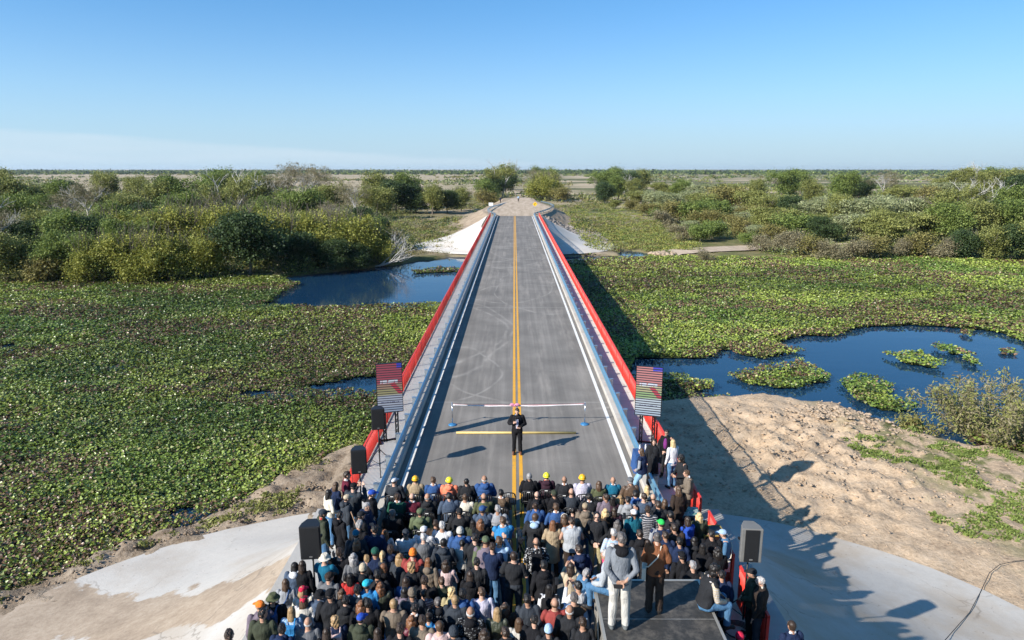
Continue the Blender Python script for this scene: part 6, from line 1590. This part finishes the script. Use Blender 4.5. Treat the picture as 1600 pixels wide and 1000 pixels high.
# ------------------------------------------------------------------ screens on stands
def screen_mat(bright, flip):
    t = NT('led_display'); tcn = t.n('ShaderNodeTexCoord'); sp = t.n('ShaderNodeSeparateXYZ'); t.l(tcn.outputs['Object'], sp.inputs[0]); X, Z = sp.outputs[0], sp.outputs[2]
    col = t.n('ShaderNodeValToRGB'); e = col.color_ramp; e.interpolation = 'CONSTANT'
    stops = [(0, (.22, .28, .40)), (.12, (.30, .34, .44)), (.36, (.27, .25, .12)), (.50, (.28, .17, .12)), (.60, (.28, .04, .07))] if not flip else [(0, (.26, .33, .42)), (.12, (.34, .40, .46)), (.36, (.20, .30, .13)), (.50, (.32, .30, .16)), (.62, (.40, .15, .15))]
    while len(e.elements) < len(stops): e.elements.new(.5)
    for k, (a, c_) in enumerate(stops): e.elements[k].position = a; e.elements[k].color = (*c_, 1)
    zz = t.math('DIVIDE', Z, 1.85); t.l(zz, col.inputs[0]); c = col.outputs[0]
    dg = t.math('ABSOLUTE', t.math('SUBTRACT', t.math('ADD', X, t.math('MULTIPLY', Z, .8)), .98)); c = t.mix(t.math('MULTIPLY', t.math('LESS_THAN', dg, .10), t.math('MULTIPLY', t.math('GREATER_THAN', zz, .37), t.math('LESS_THAN', zz, .6))), c, (.36, .02, .04))
    # two rows of pale lettering, too far off to read
    for z0, z1, fx in ((.61, .67, 17), (.20, .225, 30)):
        r_ = t.math('MULTIPLY', t.math('GREATER_THAN', zz, z0), t.math('LESS_THAN', zz, z1)); s_ = t.math('GREATER_THAN', t.noise(t.pos((fx, .01, 2), True), 1.0, 1), .47); inn = t.math('LESS_THAN', t.math('ABSOLUTE', X), .33)
        c = t.mix(t.math('MULTIPLY', t.math('MULTIPLY', r_, s_), inn), c, (.50, .54, .64) if z0 > .5 else (.03, .04, .12))
    bl = t.math('MULTIPLY', t.math('GREATER_THAN', X, .27 if not flip else .12), t.math('GREATER_THAN', zz, .9 if not flip else .93)); c = t.mix(bl, c, (.03, .03, .42))
    band = t.math('GREATER_THAN', t.math('FRACT', t.math('ADD', t.math('MULTIPLY', Z, 11.3), t.math('MULTIPLY', X, .25))), .44 if flip else .36)
    c = t.mix(band, (.006, .006, .016), c)
    t.b.inputs['Base Color'].default_value = (.02, .02, .02, 1); t.b.inputs['Roughness'].default_value = .5
    t.l(c, t.b.inputs['Emission Color']); t.b.inputs['Emission Strength'].default_value = bright
    return t.m
def screen(px, py, ztop, zbot, th, bright, flip, label):
    c = at(px, py, 0.18); h = ztop-zbot; root = empty('screen', (c.x, c.y, .18), th); tag(root, label, 'screen')
    sc_ = h/1.85
    d_ = MB().box((0, -.052, .925), (.90, .012, 1.85)).build('display', screen_mat(bright, flip), root); d_.location = (0, 0, zbot-.18); d_.scale = (1, 1, sc_)
    MB().box((0, 0, zbot-.18+h/2), (.94, .09, h+.04)).build('cabinet', BLACK_METAL, root, bevel=.006)
    for sx in (-1, 1):
        m = MB()
        for a, b_ in ((0, 0), (.09, .0), (0, .14), (.09, .14)): m.tube([(sx*.18+sx*a, b_, 0), (sx*.18+sx*a, b_, zbot-.18+.5)], .018, 6)
        for k in range(5): m.tube([(sx*.18, 0, .06+k*.2), (sx*.27, .14, .26+k*.2)], .010, 5); m.tube([(sx*.27, 0, .06+k*.2), (sx*.18, .14, .26+k*.2)], .010, 5)
        m.build('truss_leg', BLACK_METAL, root)
    MB().box((0, .08, .03), (.95, .07, .05)).box((-.42, .08, .03), (.06, .7, .05)).box((.42, .08, .03), (.06, .7, .05)).build('base_frame', BLACK_METAL, root)
    return root
screen(612, 689, 3.15, 1.32, R(17), .62, False, 'left upright screen with red, yellow and white picture on a truss')
screen(1010, 693, 3.10, 1.27, R(-14), 1.0, True, 'right upright screen with banded colour picture on a truss')

# ------------------------------------------------------------------ loudspeakers
GRILLE = simple('speaker_grille', (.018, .018, .019), .55, .3, .2, .15, 30, .5, 160); GREYPL = simple('worn_grey_plastic', (.16, .155, .145), .5, .3, 0, .15, 5)
def loudspeaker(x, y, zb, zc, rz, label, label2, w=.44, h=.72, rim=None, tilt=0):
    st = empty('speaker_stand', (x, y, zb), rz); tag(st, label2, 'speaker stand')
    MB().tube([(0, 0, .12), (0, 0, zc-zb-h/2+.02)], .02, 10).build('pole', BLACK_METAL, st, True); MB().tube([(0, 0, .62), (0, 0, .74)], .034, 10).build('collar', BLACK_METAL, st, True)
    for k in range(3):
        a = 2*PI*k/3 + .5; ca, sa = math.cos(a), math.sin(a)
        MB().tube([(ca*.03, sa*.03, .70), (ca*.62, sa*.62, .015)], .014, 8).tube([(ca*.02, sa*.02, .20), (ca*.34, sa*.34, .33)], .009, 6).ell((ca*.62, sa*.62, .02), (.03, .03, .02)).build('leg', BLACK_METAL, st, True)
    r_ = empty('loudspeaker', (x, y, zc), rz); r_.rotation_euler = (R(tilt), 0, rz); tag(r_, label, 'loudspeaker')
    d = w*.82; V = [(-w/2, -d/2, -h/2), (w/2, -d/2, -h/2), (w*.44, 0, -h/2), (w*.24, d/2, -h/2), (-w*.24, d/2, -h/2), (-w*.44, 0, -h/2)]; V += [(a, b_, h/2) for a, b_, _ in V]
    F = [(5, 4, 3, 2, 1, 0), (6, 7, 8, 9, 10, 11)] + [(i, (i+1) % 6, (i+1) % 6+6, i+6) for i in range(6)]
    MB().add(V, F).build('cabinet', rim or BLACK_PLASTIC, r_, bevel=.018)
    g = .05 if rim is None else .10
    MB().box((0, -d/2-.006, 0), (w-g*(1 if rim is None else 1.6), .022, h-.05)).build('grille', GRILLE, r_, bevel=.008)
    MB().box((0, -d/2-.018, -h*.40), (.07, .006, .03)).build('badge', GREYPL, r_)
    for s_ in (-1, 1): MB().box((s_*w*.405, d*.16, .02), (.03, .11, .06), Matrix.Rotation(s_*R(-22), 3, 'Z')).build('handle', BLACK_METAL, r_)
    MB().tube([(0, .02, -h/2-.06), (0, .02, -h/2+.01)], .028, 10).build('socket', BLACK_METAL, r_)
q = at(594, 734, .18); loudspeaker(q.x, q.y, .18, 2.02, R(14), 'black loudspeaker on a pole in front of the left screen', 'tripod stand carrying the loudspeaker in front of the left screen')
q = at(561, 718, 2.0); loudspeaker(q.x, q.y, .18, 2.0, R(12), 'black loudspeaker at the near end of the left railing', 'tripod stand of the loudspeaker at the near end of the left railing')
q = at(487, 842, 1.95); loudspeaker(q.x, q.y, 0, 1.95, R(6), 'large black loudspeaker at the left edge of the standing crowd', 'tripod stand of the large loudspeaker at the left edge of the crowd', w=.46, h=.80)
q = at(1171, 846, 2.05); loudspeaker(q.x, q.y, 0, 2.05, R(-4), 'worn grey edged loudspeaker outside the right red barrier', 'tripod stand outside the right red barrier', w=.46, h=.80, rim=GREYPL)

# ------------------------------------------------------------------ mixing desk, cloth table, cases, camera, flag
q = at(1070, 800, .86); r_ = empty('mixing_table', (q.x, q.y, 0), R(-6)); tag(r_, 'folding table under the mixing console by the right railing', 'table')
MB().box((0, 0, .76), (.95, .62, .03)).build('table_top', BLACK_PLASTIC, r_)
for sx in (-1, 1):
    for sy in (-1, 1): MB().tube([(sx*.43, sy*.26, 0), (sx*.43, sy*.26, .75)], .015, 6).build('leg', BLACK_METAL, r_)
mc = empty('mixing_console', (q.x, q.y, .78), R(-6)); tag(mc, 'mixing console with green and white controls on the folding table', 'mixing console')
MB().box((0, 0, .05), (.78, .48, .09), Matrix.Rotation(R(7), 3, 'X')).build('body', simple('console_body', (.035, .06, .062), .45, .4), mc, bevel=.01)
t = NT('console_controls'); bk = t.n('ShaderNodeTexBrick'); t.l(t.pos((24, 19, 1), True), bk.inputs[0]); bk.inputs['Color1'].default_value = (.04, .26, .20, 1); bk.inputs['Color2'].default_value = (.50, .52, .50, 1); bk.inputs['Mortar'].default_value = (.02, .03, .03, 1); bk.inputs['Mortar Size'].default_value = .09; bk.inputs['Brick Width'].default_value = 1; bk.inputs['Row Height'].default_value = 1; bk.inputs['Scale'].default_value = 1
MB().box((0, 0, .103), (.72, .42, .014), Matrix.Rotation(R(7), 3, 'X')).build('control_panel', t.out(bk.outputs[0], .4, .4), mc)
lp = MB().box((.02, -.40, .012), (.26, .19, .02)).build('tablet', simple('blue_screen', (.03, .25, .6), .3, .5), None); lp.location = (q.x+.30, q.y+.16, .775); tag(lp, 'bright blue tablet beside the mixing console', 'tablet')
q = at(1008, 706, .85); r_ = empty('cloth_table', (q.x, q.y, .18)); tag(r_, 'small table draped in navy cloth under the right screen', 'table')
m = MB(); n = 40; top_, bot_ = [], []
for i in range(n):
    a = 2*PI*i/n; u = max(abs(math.cos(a)), abs(math.sin(a))); X_, Y_ = .36*math.cos(a)/u, .27*math.sin(a)/u; w_ = 1.10 + .05*math.sin(i*2.2)
    top_.append((X_, Y_, .68)); bot_.append((X_*w_, Y_*w_, .02))
m.add(top_+bot_, [tuple(range(n))] + [(i, i+n, (i+1) % n+n, (i+1) % n) for i in range(n)]); m.build('tablecloth', cloth('blue'), r_)
for sx in (-1, 1):
    for sy in (-1, 1): MB().tube([(sx*.3, sy*.22, 0), (sx*.3, sy*.22, .67)], .015, 6).build('leg', BLACK_METAL, r_)
for i, (dx, dy) in enumerate(((-.16, .1), (.04, .14), (.16, .06))):
    bt = MB().lathe([(.028, 0), (.03, .1), (.028, .14), (.012, .18), (.012, .205)], n=12).build('bottle', WHITE_PLASTIC, None, True); bt.location = (q.x+dx, q.y+dy, .86); tag(bt, ('left', 'middle', 'right')[i] + ' of three small white bottles on the navy cloth table', 'bottle', 'bottles on the cloth table')
AMB = simple('case_edge', (.48, .33, .08), .4, .4, .3)
q = at(1111, 868, .35)
for i, (z, w_) in enumerate(((0, .62), (.52, .55))):
    r_ = empty('flight_case', (q.x, q.y+.05*i, z), R(3)); tag(r_, ('lower', 'upper')[i] + ' black flight case with amber edges by the red barrier', 'flight case', 'flight cases by the red barrier')
    MB().box((0, 0, .255), (w_, .5, .50)).build('box', BLACK_PLASTIC, r_, bevel=.01); m = MB()
    for sx in (-1, 1):
        for sy in (-1, 1): m.box((sx*w_/2, sy*.25, .255), (.03, .03, .512))
    for zz in (.012, .498):
        for s_ in (-1, 1): m.box((0, s_*.25, zz), (w_, .03, .03)); m.box((s_*w_/2, 0, zz), (.03, .5, .03))
    m.build('edge_trim', AMB, r_)
q = at(813, 842, 1.42); r_ = empty('camera_tripod', (q.x, q.y, 0)); tag(r_, 'black camera tripod in the aisle on the yellow line', 'tripod')
for k in range(3):
    a = 2*PI*k/3 + PI/6; MB().tube([(0, 0, 1.25), (math.cos(a)*.50, math.sin(a)*.50, .02)], [.022, .016], 8).build('leg', BLACK_METAL, r_)
MB().tube([(0, 0, .8), (0, 0, 1.33)], .025, 8).ell((0, 0, 1.32), (.06, .06, .05)).tube([(.04, 0, 1.32), (.14, -.32, 1.20)], .012, 6).build('head', BLACK_METAL, r_)
r_ = empty('video_camera', (q.x, q.y, 1.37)); tag(r_, 'black video camera on the tripod in the aisle', 'camera')
MB().box((0, -.03, .08), (.11, .30, .14)).box((0, -.02, .18), (.03, .2, .03)).box((.07, -.12, .12), (.05, .1, .07)).build('body', BLACK_PLASTIC, r_, bevel=.01); MB().tube([(0, .12, .08), (0, .30, .08)], [.042, .055], 14).build('lens', BLACK_METAL, r_, True)
MB().box((-.09, -.06, .17), (.012, .10, .07)).build('viewfinder', simple('viewfinder_screen', (.25, .33, .30), .3, .5), r_)
q = at(562, 838, 1.35); fl = empty('flag', (q.x, q.y, 1.35)); tag(fl, 'white and blue flag rolled on a wooden pole in the left crowd', 'flag')
MB().tube([(-.19, .05, .62), (.20, -.05, -.55)], .014, 8).build('pole', simple('wooden_pole', (.42, .26, .16), .6, .3), fl)
V = []; F = []; n = 14
for i in range(n+1):
    f = i/n; c = V3((-.03, .01, .16)).lerp(V3((.22, -.06, -.60)), f)
    for j in range(6):
        a = j/5; V.append((c.x + .03 + a*(.07+.03*math.sin(f*7)), c.y - .05*math.sin(a*6+f*3), c.z - a*.05))
for i in range(n):
    for j in range(5): F.append((i*6+j, i*6+j+1, i*6+j+7, i*6+j+6))
o_ = link('flag_cloth', np_mesh('flag_cloth', V, np.array(F), smooth_shade=True, midx=[0 if (k % 5) in (0, 1) else 1 for k in range(n*5)]), [cloth('sky'), cloth('royal')], fl); o_.modifiers.new('s', 'SOLIDIFY').thickness = .006
# phones held up in the crowd
for px, py, z, lab in ((976, 806, 1.66, 'dark phone held up by the teal jacket'), (514, 866, 1.62, 'dark phone held up under the cream brimmed hat'), (1069, 752, 1.12, 'phone in the hands of the taupe jacket'), (1128, 848, 1.12, 'phone in the hands of the denim shirt'), (870, 908, 1.7, 'dark phone held up by the white shirt beside the stage')):
    q = at(px, py, z); o_ = MB().box((0, 0, 0), (.075, .012, .15)).build('phone', BLACK_PLASTIC, None, bevel=.006); o_.location = q; o_.rotation_euler = (R(-25), 0, R(10)); tag(o_, lab, 'phone')
# red barriers beside the crowd
railing(5.14, 14.75, 16.9, 0.0, 1.0, .028, .055, 'red barrier behind the mixing console', name='barrier', cat='barrier')
railing(5.14, 12.45, 14.3, 0.0, 1.0, .028, .055, 'red barrier beside the pale blue cap', name='barrier', cat='barrier')
railing(5.20, 9.4, 11.45, 0.0, 1.0, .028, .055, 'red barrier beside the grey trousers at the bottom right', name='barrier', cat='barrier')
# coil of cable and loose leads
m = MB()
for k in range(5): m.tube([(math.cos(a)*(.24+.02*k), math.sin(a)*(.24+.015*k), .015+.018*k) for a in np.linspace(0, 2*PI, 26)], .010, 6)
q = at(1152, 985, 0.05); o_ = m.build('cable_coil', BLACK_PLASTIC, None, True); o_.location = (q.x, q.y, 0); tag(o_, 'black coil of cable on the concrete right of the stage', 'cable')
pts = []
for px, py in ((1468, 1010), (1490, 985), (1515, 957), (1532, 925), (1546, 895), (1562, 882), (1585, 877), (1620, 874)):
    q = at(px, py, -1.0)
    for _ in range(6): q = at(px, py, max(float(ground_z(np.array([q.x]), np.array([q.y]))[0]) + .13, -3.8))
    pts.append(q)
tag(MB().tube(pts, .011, 6).build('cable', BLACK_PLASTIC, None, True), 'thin dark cable trailing over the slope at the bottom right corner', 'cable')
# signs and walkers at the far end
q = at(836, 319, 1.9); r_ = empty('road_sign', (q.x, q.y, 0)); tag(r_, 'yellow diamond warning sign with a bent arrow at the far bridge end', 'sign')
MB().tube([(0, .03, 0), (0, .03, 2.3)], .04, 8).build('post', STEEL, r_); MB().box((0, 0, 1.9), (.80, .03, .80), Matrix.Rotation(PI/4, 3, 'Y')).build('panel', simple('sign_yellow', (.80, .48, .02), .5, .3), r_)
MB().bar((-.1, -.02, 1.6), (-.1, -.02, 1.95), .10, .01, (0, 1, 0)).bar((-.1, -.02, 1.92), (.12, -.02, 2.12), .10, .01, (0, 1, 0)).build('arrow', BLACK_PLASTIC, r_)
q = at(767, 319, 1.5); r_ = empty('road_sign', (q.x, q.y, 0)); tag(r_, 'small white sign board at the left of the far bridge end', 'sign')
MB().box((0, 0, 1.5), (1.1, .03, .75)).build('panel', WHITE_PLASTIC, r_)
for s_ in (-1, 1): MB().tube([(s_*.4, .04, -.2), (s_*.4, .04, 1.8)], .04, 6).build('post', STEEL, r_)
q = at(810, 315, 0); place_person(V3((q.x, q.y, 0.02)), 'walk', 175, 'short/k', 'shirt/sky', 'person in pale blue top walking on the far dirt road', 'black', 0, 1.08)
q = at(782, 317, 0); place_person(V3((q.x, q.y, 0.02)), 'stand', 150, 'short/k', 'jacket/navy', 'person in dark jacket standing at the left of the far dirt road', 'black', 0, 1.0)
# ------------------------------------------------------------------ the air
t = NT('haze_air'); t.t.nodes.remove(t.b); pv = t.n('ShaderNodeVolumePrincipled'); pv.inputs['Color'].default_value = (.80, .88, 1.0, 1); pv.inputs['Density'].default_value = 0.000055; pv.inputs['Anisotropy'].default_value = 0.2
t.l(pv.outputs[0], t.t.nodes['Material Output'].inputs['Volume'])
hz = MB().box((0, 3300, 13.0), (17000, 8200, 38.2)).build('haze', t.m); tag(hz, 'thin bluish air over the plain', 'haze', kind='stuff')
SC.cycles.volume_bounces = 0
